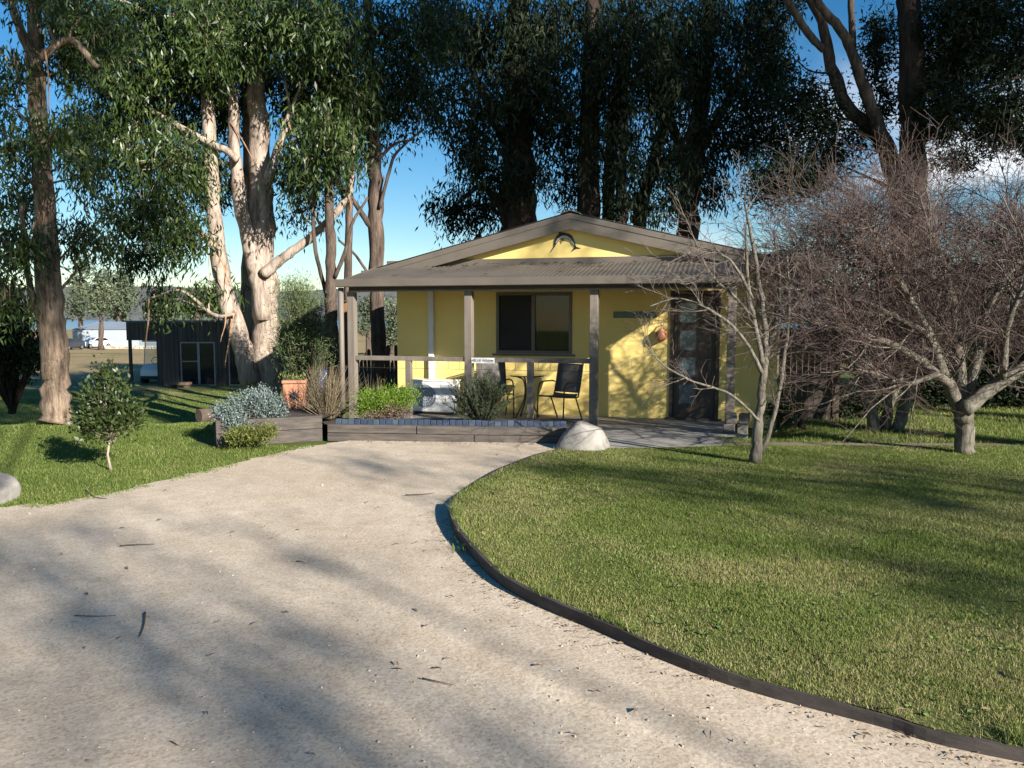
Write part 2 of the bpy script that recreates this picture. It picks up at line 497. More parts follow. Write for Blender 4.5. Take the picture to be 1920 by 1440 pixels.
M['mulch'] = plain('garden_soil', (0.075, 0.055, 0.042), (0.035, 0.027, 0.021), 30, 0.95, 0.9, bdist=0.03)

def terrain_mat():
    m, N, L, B = new_mat('grassland')
    p = pos(N)
    xyz = N.new('ShaderNodeSeparateXYZ'); L.new(p, xyz.inputs[0])
    big = add_noise(N, L, p, 0.09, 6, 0.62)
    mid = add_noise(N, L, p, 1.4, 6, 0.65)
    fine = add_noise(N, L, p, 45.0, 4, 0.7)
    green = add_ramp(N, L, mid, [(0.35, (0.075, 0.105, 0.022)), (0.65, (0.125, 0.16, 0.036))])
    dry = add_ramp(N, L, mid, [(0.3, (0.24, 0.175, 0.085)), (0.7, (0.38, 0.29, 0.16))])
    far = N.new('ShaderNodeMapRange'); far.interpolation_type = 'SMOOTHSTEP'
    far.inputs['From Min'].default_value = 14; far.inputs['From Max'].default_value = 45
    far.inputs['To Min'].default_value = -0.22; far.inputs['To Max'].default_value = 0.13
    L.new(xyz.outputs['Y'], far.inputs['Value'])
    ad = N.new('ShaderNodeMath'); ad.operation = 'ADD'
    L.new(big, ad.inputs[0]); L.new(far.outputs['Result'], ad.inputs[1])
    c = add_mix(N, L, add_ramp(N, L, ad.outputs[0], [(0.46, (0, 0, 0)), (0.60, (1, 1, 1))]), green, dry)
    c = add_mix(N, L, add_ramp(N, L, fine, [(0.35, (0.5, 0.5, 0.5)), (0.5, (0, 0, 0))]), c, (0.06, 0.05, 0.03))
    L.new(c, B.inputs['Base Color'])
    B.inputs['Roughness'].default_value = 0.95
    B.inputs['Specular IOR Level'].default_value = 0.1
    add_bump(N, L, B, fine, 0.5, 0.03)
    return m
M['terrain'] = terrain_mat()
def blade_mat(name, stops):
    m, N, L, B = new_mat(name)
    a = N.new('ShaderNodeAttribute'); a.attribute_name = 'rnd'
    c = add_ramp(N, L, a.outputs['Fac'], stops)
    L.new(c, B.inputs['Base Color'])
    B.inputs['Roughness'].default_value = 0.6
    B.inputs['Specular IOR Level'].default_value = 0.25
    tr = N.new('ShaderNodeBsdfTranslucent'); L.new(c, tr.inputs['Color'])
    mx = N.new('ShaderNodeMixShader'); mx.inputs[0].default_value = 0.3
    L.new(B.outputs[0], mx.inputs[1]); L.new(tr.outputs[0], mx.inputs[2])
    L.new(mx.outputs[0], N['Material Output'].inputs['Surface'])
    return m
M['blade'] = blade_mat('grass_blade', [(0.0, (0.07, 0.115, 0.017)), (0.45, (0.15, 0.205, 0.04)), (0.7, (0.225, 0.25, 0.075)), (0.85, (0.29, 0.265, 0.105)), (1.0, (0.36, 0.31, 0.16))])
M['hill'] = plain('far_forest_hill', (0.115, 0.115, 0.105), (0.06, 0.066, 0.06), 0.02, 0.95, lo=0.35, hi=0.65, detail=9)
M['lake'] = plain('lake_water', (0.13, 0.16, 0.20), (0.11, 0.135, 0.17), 0.01, 0.25, stretch=(1, 8, 1))
#@@SETTING@@
# ------------------------------------------------------------------ value noise
_perm = np.random.default_rng(3).random((256, 256))
def vnoise(x, y):
    x = np.asarray(x, float); y = np.asarray(y, float)
    xi, yi = np.floor(x).astype(int), np.floor(y).astype(int)
    fx, fy = x - xi, y - yi
    fx = fx * fx * (3 - 2 * fx); fy = fy * fy * (3 - 2 * fy)
    g = lambda a, b: _perm[a % 256, b % 256]
    return (g(xi, yi) * (1 - fx) + g(xi + 1, yi) * fx) * (1 - fy) + (g(xi, yi + 1) * (1 - fx) + g(xi + 1, yi + 1) * fx) * fy
def fbm(x, y, o=4):
    s = 0; a = 0.5
    for i in range(o):
        s = s + a * vnoise(x * 2 ** i + 17 * i, y * 2 ** i + 31 * i); a *= 0.5
    return s

# ------------------------------------------------------------------ ground
def cab_td(x, y):
    rx, ry = x - P0[0], y - P0[1]
    return rx * CU[0] + ry * CU[1], rx * CN[0] + ry * CN[1]
def gz(x, y):
    x = np.asarray(x, float); y = np.asarray(y, float)
    z = -0.03 + 0 * x
    dl = sstep(11.6, 19.5, y) * sstep(-3.4, -7.0, x)
    db = sstep(20, 42, y)
    z = z - 0.95 * np.maximum(dl, db)
    z = z - 1.6 * sstep(31, 115, y) - 3.0 * sstep(115, 420, y) - 8 * sstep(450, 720, y) + 10 * sstep(2350, 2600, y)
    z = z + 0.10 * (fbm(x / 2.2, y / 2.2, 3) - 0.45) * sstep(10.8, 18, y)
    z = z + 1.2 * (fbm(x / 40, y / 40, 3) - 0.45) * sstep(60, 140, y)
    z = z + 0.12 * np.exp(-((x + 6.9) ** 2 + (y - 12.0) ** 2) / 1.1)
    t, d = cab_td(x, y)
    ins = sstep(-0.8, 0.2, t) * sstep(7.6, 6.8, t) * sstep(-0.9, -0.2, d) * sstep(10, 9, d)
    return z - 0.16 * ins
def axis_pts(lo, hi, near, n_near, n_far):
    a = np.linspace(-near, near, n_near)
    b = near * (hi / near) ** (np.linspace(0, 1, n_far)[1:])
    c = -near * (-lo / near) ** (np.linspace(0, 1, n_far)[1:])
    return np.concatenate([c[::-1], a, b])
xs = axis_pts(-4500, 4500, 24, 150, 36)
ys = np.concatenate([np.linspace(-60, -10, 12)[:-1], np.linspace(-10, 40, 150), 40 * (3700 / 40) ** np.linspace(0, 1, 90)[1:]])
gx, gy = np.meshgrid(xs, ys)
gv = np.stack([gx, gy, gz(gx, gy)], -1).reshape(-1, 3)
nx_, ny_ = len(xs), len(ys)
ii, jj = np.meshgrid(np.arange(nx_ - 1), np.arange(ny_ - 1))
a0 = (jj * nx_ + ii).ravel()
gl = np.stack([a0, a0 + 1, a0 + 1 + nx_, a0 + nx_], -1).ravel()
o = npart('ground', gv, gl, 4, M['terrain'], smooth=True)
tag(o, kind='structure')

def catmull(P, n):
    P = np.asarray(P, float)
    Q = np.vstack([2 * P[0] - P[1], P, 2 * P[-1] - P[-2]])
    out = []
    for i in range(1, len(Q) - 2):
        for s in np.linspace(0, 1, n, endpoint=False):
            a, b, c, d = Q[i - 1], Q[i], Q[i + 1], Q[i + 2]
            out.append(0.5 * (2 * b + (c - a) * s + (2 * a - 5 * b + 4 * c - d) * s * s + (3 * b - a - 3 * c + d) * s ** 3))
    out.append(P[-1])
    return np.array(out)
def rough(P, amp, seed):
    r = np.random.default_rng(seed); Q = P.copy()
    Q[1:-1, :2] += r.normal(0, amp, (len(P) - 2, 2))
    return Q
def inside(poly, x, y):
    c = np.zeros(len(x), bool); n = len(poly); j = n - 1
    for i in range(n):
        xi, yi, xj, yj = poly[i][0], poly[i][1], poly[j][0], poly[j][1]
        if yi != yj:
            c ^= ((yi > y) != (yj > y)) & (x < (xj - xi) * (y - yi) / (yj - yi) + xi)
        j = i
    return c
import bmesh
def sheet(name, poly, zf, mat, cell=0.35, kind='structure'):
    """a flat outline cut into a fine grid so it can follow the ground"""
    bm = bmesh.new()
    vs = [bm.verts.new((p[0], p[1], 0)) for p in poly]
    bm.faces.new(vs)
    lo, hi = np.min(poly, 0), np.max(poly, 0)
    for ax in (0, 1):
        for c in np.arange(lo[ax] + cell, hi[ax], cell):
            co = [0, 0, 0]; no = [0, 0, 0]; co[ax] = c; no[ax] = 1
            bmesh.ops.bisect_plane(bm, geom=bm.verts[:] + bm.edges[:] + bm.faces[:], plane_co=co, plane_no=no)
    for v in bm.verts:
        v.co.z = float(zf(v.co.x, v.co.y))
    bmesh.ops.recalc_face_normals(bm, faces=bm.faces[:])
    me = bpy.data.meshes.new(name); bm.to_mesh(me); bm.free()
    if me.polygons[0].normal.z < 0:
        me.flip_normals()
    o = link(name, me, mat, None, True)
    return tag(o, kind=kind)

curb_px = [(1060, 842), (1000, 858), (930, 888), (875, 926), (848, 952), (849, 985), (872, 1024), (932, 1088), (1005, 1132), (1140, 1190), (1330, 1270), (1640, 1357), (1920, 1428)]
CURB = catmull(np.vstack([[G(*p) for p in curb_px], [[4.0, 2.02, 0], [8.0, 1.2, 0]]]), 7)
left_px = [(0, 948), (150, 934), (300, 902), (450, 866), (550, 842), (612, 831)]
LEDGE = catmull(np.vstack([[[-13, 7.3, 0], [-8, 7.0, 0]], [G(*p) for p in left_px]]), 8)
drive_poly = np.vstack([rough(LEDGE, 0.035, 1), [[-2.2, 10.95, 0], [0.8, 10.62, 0]], CURB, [[8, -6, 0], [-13, -6, 0]]])[:, :2]
def zdrive(x, y):
    return 0.018 * (fbm(x * 0.9 + 5, y * 0.9, 3) - 0.45)
sheet('gravel_drive', drive_poly, zdrive, M['gravel'], 0.3)
lawn_poly = np.vstack([CURB, [[16, 1.2, 0], [16, 10.2, 0]], [G(1400, 836)], [G(1150, 842)], [G(1090, 843)]])[:, :2]
def zlawn(x, y):
    return 0.012 + 0.045 * sstep(9.6, 7.0, y) + 0.03 * (fbm(x * 0.8, y * 0.8, 3) - 0.45)
sheet('lawn', lawn_poly, zlawn, M['lawn'], 0.3)
strip = np.array([[2.75, 10.32], [5, 10.24], [8, 10.22], [16, 10.22], [16, 10.62], [8, 10.58], [5, 10.64], [2.9, 10.75]])
sheet('dirt_path', strip, lambda x, y: 0.004, M['earth'], 0.5)
# lake and hills
o = npart('lake', np.array([[-4500, 560, -7.4], [4500, 560, -7.4], [4500, 2560, -7.4], [-4500, 2560, -7.4]], float), [0, 1, 2, 3], 4, M['lake'])
tag(o, kind='structure')
hx = np.arange(-3300, 3300, 13.0); hy = np.arange(2460, 3500, 26.0)
HX, HY = np.meshgrid(hx, hy)
env = sstep(2460, 3200, HY) ** 0.8
HZ = -9 + env * (58 + 75 * fbm(HX / 900 + 3, HY / 900, 3) + 25 * fbm(HX / 210, HY / 210, 3)) + 17 * fbm(HX / 26, HY / 26, 2) * sstep(2470, 2520, HY)
a0 = (np.arange(len(hy) - 1)[:, None] * len(hx) + np.arange(len(hx) - 1)[None]).ravel()
o = npart('hills', np.stack([HX, HY, HZ], -1).reshape(-1, 3), np.stack([a0, a0 + 1, a0 + 1 + len(hx), a0 + len(hx)], -1).ravel(), 4, M['hill'])
tag(o, kind='structure')

# ------------------------------------------------------------------ concrete path
pp = [C(4.25, -0.2, 0), C(6.55, -0.2, 0), G(1400, 836), G(1300, 838), G(1150, 842), G(1085, 845)]
pp = np.array([[p[0], p[1]] for p in pp])
def zpath(x, y):
    t, d = cab_td(x, y)
    return -0.020 + 0.028 * sstep(-0.3, -2.4, d)
sheet('concrete_path', pp, zpath, M['concrete'], 0.3)

# ------------------------------------------------------------------ cabin
cabin = thing('cabin', C(3.6, 1.45, -0.06), 'yellow timber cabin with taupe gable roof and open front porch', 'cabin')
def cbox(mb, t0, t1, d0, d1, z0, z1):
    return mb.box(C((t0 + t1) / 2, (d0 + d1) / 2, (z0 + z1) / 2), (t1 - t0, d1 - d0, z1 - z0), CAB)
W0, W1, WD, WB = 0.22, 7.02, 1.45, 9.0
wz0, wz1 = -0.16, 2.66
m = MB()
cbox(m, W0, 2.16, WD, WD + .12, wz0, wz1); cbox(m, 3.56, 5.26, WD, WD + .12, wz0, wz1); cbox(m, 6.09, W1, WD, WD + .12, wz0, wz1)
cbox(m, 2.16, 3.56, WD, WD + .12, wz0, 1.04); cbox(m, 2.16, 3.56, WD, WD + .12, 2.14, wz1); cbox(m, 5.26, 6.09, WD, WD + .12, 2.14, wz1)
part('front_wall', m, M['yellow'], cabin)
m = MB(); cbox(m, W0, W0 + .12, WD + .123, WB, wz0, wz1); part('side_wall', m, M['yellow'], cabin)
m = MB(); cbox(m, W1 - .12, W1, WD + .123, WB, wz0, wz1); part('side_wall', m, M['yellow'], cabin)
m = MB(); cbox(m, W0 + .123, W1 - .123, WB - .12, WB, wz0, wz1); part('back_wall', m, M['yellow'], cabin)
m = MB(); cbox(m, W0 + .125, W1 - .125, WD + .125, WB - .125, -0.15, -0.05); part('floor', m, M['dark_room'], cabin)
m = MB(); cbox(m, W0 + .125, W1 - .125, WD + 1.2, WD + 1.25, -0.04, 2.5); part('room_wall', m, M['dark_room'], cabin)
APT, APZ, EAVE, SL = 3.55, 3.50, 3.82, 0.245
def rz(t): return APZ - SL * abs(t - APT)
# gable panel
m = MB()
m.prism([C(W0, WD - .012, wz1 + .003), C(W1, WD - .012, wz1 + .003), C(W1, WD - .012, rz(W1) - .10), C(APT, WD - .012, APZ - .10), C(W0, WD - .012, rz(W0) - .10)], CN * 0.1)
part('gable_panel', m, M['yellow'], cabin)
m = MB(); cbox(m, 0.05, 7.2, WD - .06, WD - .014, 2.60, 2.735); part('flashing', m, M['trim'], cabin, bevel=.006)
# main roof: two corrugated slopes
def corr(p00, p10, p11, p01, nwave, amp, samples=4, rows=1):
    n = nwave * samples + 1
    nrm = np.cross(p10 - p00, p01 - p00); nrm /= np.linalg.norm(nrm)
    V = []
    for j in range(rows + 1):
        for i in range(n):
            s, r = i / (n - 1), j / rows
            p = (p00 * (1 - s) + p10 * s) * (1 - r) + (p01 * (1 - s) + p11 * s) * r
            V.append(p + nrm * amp * math.sin(2 * math.pi * i / samples))
    f = [(j * n + i, j * n + i + 1, (j + 1) * n + i + 1, (j + 1) * n + i) for j in range(rows) for i in range(n - 1)]
    return np.array(V), f
FR, BK = 1.22, 9.35
roof = None
for sgn in (-1, 1):
    te = APT + sgn * EAVE
    ze = rz(te)
    v, f = corr(C(APT, FR + .03, APZ), C(APT, BK, APZ), C(te, BK, ze), C(te, FR + .03, ze), 100, .009)
    m = MB(); m.raw(v, f)
    r_ = part('roof_slope', m, M['roofing'], cabin, smooth=True)
    # barge board and its cap
    m = MB(); m.prism([C(APT, FR, APZ - .02), C(te, FR, ze - .02), C(te, FR, ze - .115), C(APT, FR, APZ - .115)], CN * 0.05)
    part('barge_cap', m, M['trim'], r_)
    m = MB(); m.prism([C(APT, FR + .012, APZ - .118), C(te, FR + .012, ze - .118), C(te, FR + .012, ze - .27), C(APT, FR + .012, APZ - .29)], CN * 0.035)
    part('barge_board', m, M['trim'], r_)
    m = MB(); m.prism([C(APT, FR + .05, APZ - .03), C(te, FR + .05, ze - .03), C(te, FR + .05, ze - .05), C(APT, FR + .05, APZ - .05)], CN * (BK - FR - .1))
    part('roof_lining', m, M['soffit'], r_)
    m = MB(); m.prism([C(te, FR - .002, ze - .125), C(te + sgn * .12, FR - .002, ze - .125), C(te + sgn * .12, FR - .002, ze - .005), C(te, FR - .002, ze - .03)], CN * (BK - FR))
    part('gutter', m, M['trim'], r_)
m = MB(); m.prism([C(APT - .16, FR - .004, APZ - .03), C(APT, FR - .004, APZ + .018), C(APT + .16, FR - .004, APZ - .03), C(APT + .16, FR - .004, APZ - .012), C(APT, FR - .004, APZ + .036), C(APT - .16, FR - .004, APZ - .012)], CN * (BK - FR + .01))
part('ridge_cap', m, M['trim'], cabin)
# porch
PT0, PT1 = -0.10, 6.42
m = MB(); cbox(m, -0.12, 6.55, -0.20, WD - .003, -0.2, -0.052); part('porch_slab', m, M['concrete'], cabin)
v, f = corr(C(PT0, -0.17, 2.30), C(PT1, -0.17, 2.30), C(PT1, WD - .07, 2.625), C(PT0, WD - .07, 2.625), 86, .0075)
m = MB(); m.raw(v, f); pr = part('porch_roof', m, M['roofing'], cabin, smooth=True)
m = MB(); m.prism([C(PT0, -.12, 2.275), C(PT0, WD - .07, 2.585), C(PT0, WD - .07, 2.565), C(PT0, -.12, 2.255)], CU * (PT1 - PT0)); part('roof_lining', m, M['soffit'], pr)
m = MB(); m.prism([C(PT0 - .02, -.20, 2.30), C(PT0 - .02, WD - .08, 2.64), C(PT0 - .02, WD - .08, 2.53), C(PT0 - .02, -.20, 2.20)], CU * .018); part('roof_end_trim', m, M['trim'], pr)
m = MB(); m.prism([C(PT1 + .002, -.20, 2.30), C(PT1 + .002, WD - .08, 2.64), C(PT1 + .002, WD - .08, 2.53), C(PT1 + .002, -.20, 2.20)], CU * .018); part('roof_end_trim', m, M['trim'], pr)
m = MB(); m.prism([C(PT0 - .03, -.29, 2.205), C(PT0 - .03, -.29, 2.315), C(PT0 - .03, -.275, 2.325), C(PT0 - .03, -.205, 2.325), C(PT0 - .03, -.205, 2.195), C(PT0 - .03, -.28, 2.195)], CU * (PT1 - PT0 + .06)); part('porch_gutter', m, M['trim'], cabin)
m = MB(); cbox(m, 0.0, 6.33, -.06, .04, 2.125, 2.25); part('porch_beam', m, M['beam'], cabin, bevel=.006)
m = MB(); cbox(m, 0.0, 6.33, -.075, -.062, 2.12, 2.145); part('beam_strip', m, M['post'], cabin)
for t in (0.03, 2.13, 4.2, 6.28):
    m = MB(); cbox(m, t - .065, t + .065, -.065, .065, -.054, 2.118); part('post', m, M['post'], cabin, bevel=.008)
m = MB(); m.tube([C(-.10, -.15, 2.19), C(-.10, -.15, 1.2), C(-.10, -.15, -.05)], .045, 12); part('downpipe', m, M['post'], cabin, smooth=True)
# railing
rail = MB(); cbox(rail, .096, 2.064, -.045, .045, .965, 1.04); part('top_rail', rail, M['post'], cabin, bevel=.006)
rail = MB(); cbox(rail, 2.196, 4.134, -.045, .045, .965, 1.04); part('top_rail', rail, M['post'], cabin, bevel=.006)
for t in (1.06, 3.17):
    m = MB(); cbox(m, t - .05, t + .05, -.044, .044, -.054, .962); part('rail_post', m, M['post'], cabin, bevel=.006)
m = MB(); m.tube([C(.09, .056, .835), C(2.06, .056, .832), C(4.14, .056, .835)], .0035, 5); part('rail_wire', m, M['metal_dark'], cabin)
for k in range(21):
    t = .2 + k * .193
    m = MB(); m.tube([C(t, .056, .97), C(t + .002, .056, .833)], .0026, 4); part('rail_wire', m, M['metal_dark'], cabin)
# window
win = part('window_frame', MB(), M['frame'], cabin) if False else None
m = MB()
for (t0, t1, z0, z1) in ((2.163, 2.215, 1.043, 2.137), (3.505, 3.557, 1.043, 2.137), (2.217, 3.503, 1.043, 1.095), (2.217, 3.503, 2.085, 2.137), (2.825, 2.885, 1.097, 2.083)):
    cbox(m, t0, t1, WD - .02, WD + .06, z0, z1)
win = part('window', m, M['frame'], cabin)
m = MB(); cbox(m, 2.10, 3.62, WD - .05, WD - .003, 1.0, 1.036); part('window_sill', m, M['frame'], win)
m = MB(); cbox(m, 2.217, 2.823, WD + .02, WD + .026, 1.097, 2.083); part('pane', m, M['glass'], win)
m = MB(); cbox(m, 2.887, 3.503, WD + .02, WD + .026, 1.097, 2.083); part('pane', m, M['glass'], win)
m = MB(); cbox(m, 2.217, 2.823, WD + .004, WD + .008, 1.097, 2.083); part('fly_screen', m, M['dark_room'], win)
m = MB(); cv = []; 
for i in range(61):
    s = i / 60; cv += [C(2.87 + .66 * s, WD + .16 + .02 * math.sin(s * 50), 1.06), C(2.87 + .66 * s, WD + .16 + .02 * math.sin(s * 50), 2.11)]
m.raw(cv, [(2 * i, 2 * i + 2, 2 * i + 3, 2 * i + 1) for i in range(60)]); part('curtain', m, M['curtain'], win)
# white downpipe on the front wall
m = MB(); cbox(m, .87, .975, WD - .085, WD - .006, .25, 2.2); part('wall_downpipe', m, M['white_pipe'], cabin, bevel=.01)
# door
m = MB()
for (t0, t1, z0, z1) in ((5.263, 5.325, -.053, 2.137), (6.025, 6.087, -.053, 2.137), (5.327, 6.023, 2.075, 2.137)):
    cbox(m, t0, t1, WD - .03, WD + .1, z0, z1)
part('door_frame', m, M['door'], cabin)
m = MB(); cbox(m, 5.33, 6.02, WD + .02, WD + .06, -.045, 2.07)
door = part('door', m, M['door'], cabin, bevel=.005)
for z0, z1 in ((.22, .55), (.68, 1.01), (1.14, 1.47), (1.60, 1.93)):
    m = MB(); cbox(m, 5.43, 5.70, WD + .012, WD + .018, z0, z1); part('pane', m, M['door_glass'], door)
    m = MB()
    for (a, b, c_, d_) in ((5.40, 5.43, z0 - .03, z1 + .03), (5.70, 5.73, z0 - .03, z1 + .03), (5.432, 5.698, z0 - .03, z0), (5.432, 5.698, z1, z1 + .03)):
        cbox(m, a, b, WD + .006, WD + .0195, c_, d_)
    part('pane_bead', m, M['door'], door)
m = MB(); m.tube([C(5.95, WD - .03, .98), C(5.86, WD - .03, .98)], .011, 8); m.tube([C(5.95, WD + .02, .98), C(5.95, WD - .035, .98)], .011, 8)
part('door_handle', m, M['alu'], door)
m = MB(); cbox(m, 5.2, 6.15, WD - .12, WD - .035, -.054, -.02); part('door_step', m, M['sleeper'], cabin, bevel=.006)

# marlin ornament on the gable
def sec(t, z): return C(t, WD - .05, z)
mar = thing('fish_ornament', C(3.44, WD - .04, 2.85), 'leaping black and silver marlin ornament hung on the yellow gable', 'ornament')
spine = catmull(np.array([[-.20, -.075, 0], [-.155, .03, 0], [-.09, .085, 0], [0, .095, 0], [.09, .045, 0], [.145, -.04, 0], [.175, -.11, 0]]), 5)
wid = np.interp(np.linspace(0, 1, len(spine)), [0, .12, .3, .55, .8, 1], [.010, .034, .048, .044, .024, .010])
def ribbon(sp_, lo, hi, thick, base):
    T = norm(np.gradient(sp_, axis=0)); Nn = np.stack([-T[:, 1], T[:, 0], 0 * T[:, 0]], -1)
    a, b = sp_ + Nn * lo[:, None], sp_ + Nn * hi[:, None]
    outl = np.vstack([a, b[::-1]])
    return [C(3.44 + p[0], WD - .03 - base, 3.02 + p[1]) for p in outl], CN * thick
m = MB(); po, ex = ribbon(spine, -wid, wid, .018, .0); m.prism(po, ex); part('body', m, M['black'], mar)
m = MB(); po, ex = ribbon(spine[2:-3], -wid[2:-3] * .85, -wid[2:-3] * .05, .006, .009); m.prism(po, ex); part('belly', m, M['silver'], mar)
m = MB(); m.prism([C(3.44 + a, WD - .028, 3.02 + b) for a, b in ((-.20, -.07), (-.27, -.19), (-.19, -.085))], CN * .012); part('bill', m, M['black'], mar)
m = MB(); m.prism([C(3.44 + a, WD - .026, 3.02 + b) for a, b in ((-.13, .085), (-.12, .165), (-.04, .15), (.06, .13), (.13, .075), (.10, .06), (0, .12))], CN * .012); part('dorsal_fin', m, M['black'], mar)
m = MB(); m.prism([C(3.44 + a, WD - .026, 3.02 + b) for a, b in ((.165, -.10), (.10, -.19), (.18, -.135), (.27, -.13), (.185, -.10))], CN * .012); part('tail_fin', m, M['black'], mar)
m = MB(); m.prism([C(3.44 + a, WD - .045, 3.02 + b) for a, b in ((-.07, .03), (-.045, -.03), (-.03, .04))], CN * .010); part('side_fin', m, M['black'], mar)

# name sign on the rail
sg = thing('name_sign', C(2.38, -.09, .965), 'small white name sign screwed to the porch rail beside the second post', 'sign')
m = MB(); cbox(m, 2.19, 2.58, -.075, -.058, .945, 1.035); part('board', m, M['white'], sg, bevel=.002)
def text_part(txt, size, org, ax_x, ax_z, mat, parent, name='lettering'):
    cu = bpy.data.curves.new(name, 'FONT'); cu.body = txt; cu.size = size; cu.align_x = 'CENTER'; cu.align_y = 'CENTER'; cu.extrude = 0.0008
    to = bpy.data.objects.new(name, cu); COL.objects.link(to)
    bpy.context.view_layer.update()
    me = bpy.data.meshes.new_from_object(to.evaluated_get(bpy.context.evaluated_depsgraph_get()))
    bpy.data.objects.remove(to)
    co = np.array([v.co[:] for v in me.vertices])
    nrm = np.cross(ax_x, ax_z)
    W = org + co[:, :1] * ax_x + co[:, 1:2] * ax_z + co[:, 2:3] * nrm - origin_of(parent)
    me.vertices.foreach_set('co', W.astype(np.float32).ravel()); me.update(); me.name = name
    me.materials.clear()
    return link(name, me, mat, parent)
text_part('BLUE WREN', .058, C(2.387, -.0775, .988), CU, CZ, M['black'], sg)
for tt, s in ((2.213, 1), (2.556, -1)):
    m = MB(); m.prism([C(tt - .012 * s, -.078, .978), C(tt + .004 * s, -.078, .982), C(tt + .016 * s, -.078, 1.006), C(tt + .002 * s, -.078, .999), C(tt - .014 * s, -.078, .990)], CN * .002); part('bird_mark', m, M['black'], sg)

# teal board and terracotta plaque on the porch wall
m = MB(); cbox(m, 4.29, 5.02, WD - .035, WD - .004, 1.68, 1.79)
o = part('wall_board', m, M['teal'], None, bevel=.006, loc=C(4.65, WD - .004, 1.68)); tag(o, 'long teal board fixed high on the shaded porch wall', 'board')
pl = thing('wall_lantern', C(5.13, WD - .01, 1.25), 'terracotta wall ornament hanging on the yellow wall beside the door', 'ornament')
m = MB(); m.lathe(C(5.12, WD - .10, 1.28), [(.03, 0), (.085, .03), (.10, .10), (.085, .17), (.04, .20), (.015, .24)], 14); part('body', m, M['terracotta'], pl, smooth=True)
m = MB(); m.tube([C(5.12, WD - .10, 1.50), C(5.12, WD - .06, 1.56), C(5.12, WD - .012, 1.56)], .008, 6); part('bracket', m, M['metal_dark'], pl)

# air conditioner
ac = thing('air_conditioner', C(1.13, 1.02, -.054), 'white outdoor air conditioner unit standing on the porch under the rail', 'air conditioner')
m = MB(); cbox(m, .70, 1.56, .88, 1.18, -.0, .545); part('casing', m, M['white'], ac, bevel=.018)
m = MB(); cbox(m, .685, 1.575, .87, 1.19, .546, .572); part('lid', m, M['white'], ac, bevel=.006)
m = MB()
for rr in (.06, .11, .16, .21):
    a = np.linspace(0, 2 * math.pi, 29)
    m.tube([C(1.0 + rr * math.cos(x), .868, .28 + rr * math.sin(x)) for x in a], .004, 4, False)
for x in np.linspace(0, math.pi, 7)[:-1]:
    m.tube([C(1.0 + .21 * math.cos(x), .866, .28 + .21 * math.sin(x)), C(1.0 - .21 * math.cos(x), .866, .28 - .21 * math.sin(x))], .003, 4)
part('fan_grille', m, M['white_pipe'], ac)
m = MB(); m.disc_y(C(1.0, .876, .28), CN, .205, .006, 24); part('fan_opening', m, M['far_roof'], ac)
m = MB(); cbox(m, 1.30, 1.52, .872, .879, .30, .50); part('service_panel', m, M['white_pipe'], ac)
for t in (.80, 1.46):
    m = MB(); cbox(m, t - .03, t + .03, .86, 1.2, -.053, -.003); part('foot', m, M['metal_dark'], ac)

# chairs and table on the porch
def chair(t, d, deg, label):
    base = C(t, d, -.055)
    ch = thing('porch_chair', base, label, 'chair', 'sling chairs on the porch')
    a = axes(deg - 15.5)
    L = lambda x, y, z: base + a[0] * x + a[1] * y + CZ * z     # y: towards the chair's back
    for s in (-1, 1):
        x = s * .27
        m = MB(); m.tube(catmull([L(x, -.27, 0), L(x, -.25, .40), L(x, -.22, .60), L(x, -.12, .66), L(x, .14, .66), L(x, .23, .645)], 4), .0125, 8); part('arm_frame', m, M['metal_dark'], ch, True)
        m = MB(); m.tube(catmull([L(x * .94, -.24, .43), L(x * .94, .14, .40), L(x * .94, .20, .46), L(x * .94, .27, .72), L(x * .94, .33, .97)], 4), .0125, 8); part('side_frame', m, M['metal_dark'], ch, True)
        m = MB(); m.tube([L(x * .97, .10, .40), L(x * .97, .30, 0)], .0125, 8); part('rear_leg', m, M['metal_dark'], ch, True)
    m = MB(); m.tube([L(-.254, .33, .97), L(0, .34, .985), L(.254, .33, .97)], .0125, 8); part('top_bar', m, M['metal_dark'], ch, True)
    m = MB(); m.tube([L(-.254, -.24, .43), L(.254, -.24, .43)], .0125, 8); part('front_bar', m, M['metal_dark'], ch, True)
    m = MB(); pf = catmull(np.array([[0, -.24, .435], [0, -.05, .405], [0, .12, .40], [0, .19, .45]]), 5)
    V = []; 
    for p in pf:
        for sx in np.linspace(-1, 1, 5): V.append(L(.245 * sx, p[1], p[2] + .012 - .012 * (1 - sx * sx)))
    f = [(i * 5 + j, i * 5 + j + 1, i * 5 + j + 6, i * 5 + j + 5) for i in range(len(pf) - 1) for j in range(4)]
    m.raw(V, f); part('seat', m, M['sling'], ch, True).modifiers.new('s', 'SOLIDIFY').thickness = .006
    m = MB(); pf = catmull(np.array([[0, .205, .47], [0, .24, .60], [0, .28, .75], [0, .325, .955]]), 5)
    V = []
    for p in pf:
        for sx in np.linspace(-1, 1, 5): V.append(L(.245 * sx, p[1] + .02 * (1 - sx * sx), p[2]))
    m.raw(V, f); part('backrest', m, M['sling'], ch, True).modifiers.new('s', 'SOLIDIFY').thickness = .006
    return ch
chair(3.50, .70, -24, 'grey sling chair in the sun at the right of the porch table')
chair(2.33, .80, 30, 'grey sling chair half hidden behind the rosemary bush and the second post')
tb = thing('porch_table', C(2.90, .85, -.055), 'small round bronze glass table between the two porch chairs', 'table')
m = MB(); m.lathe(C(2.90, .85, .68), [(.27, 0), (.285, .006), (.285, .016), (.27, .02)], 28); part('table_top', m, M['glass_top'], tb)
m = MB(); a = np.linspace(0, 2 * math.pi, 29); m.tube([C(2.9 + .287 * math.cos(x), .85 + .287 * math.sin(x), .688) for x in a], .010, 6, False); part('rim', m, M['metal_dark'], tb, True)
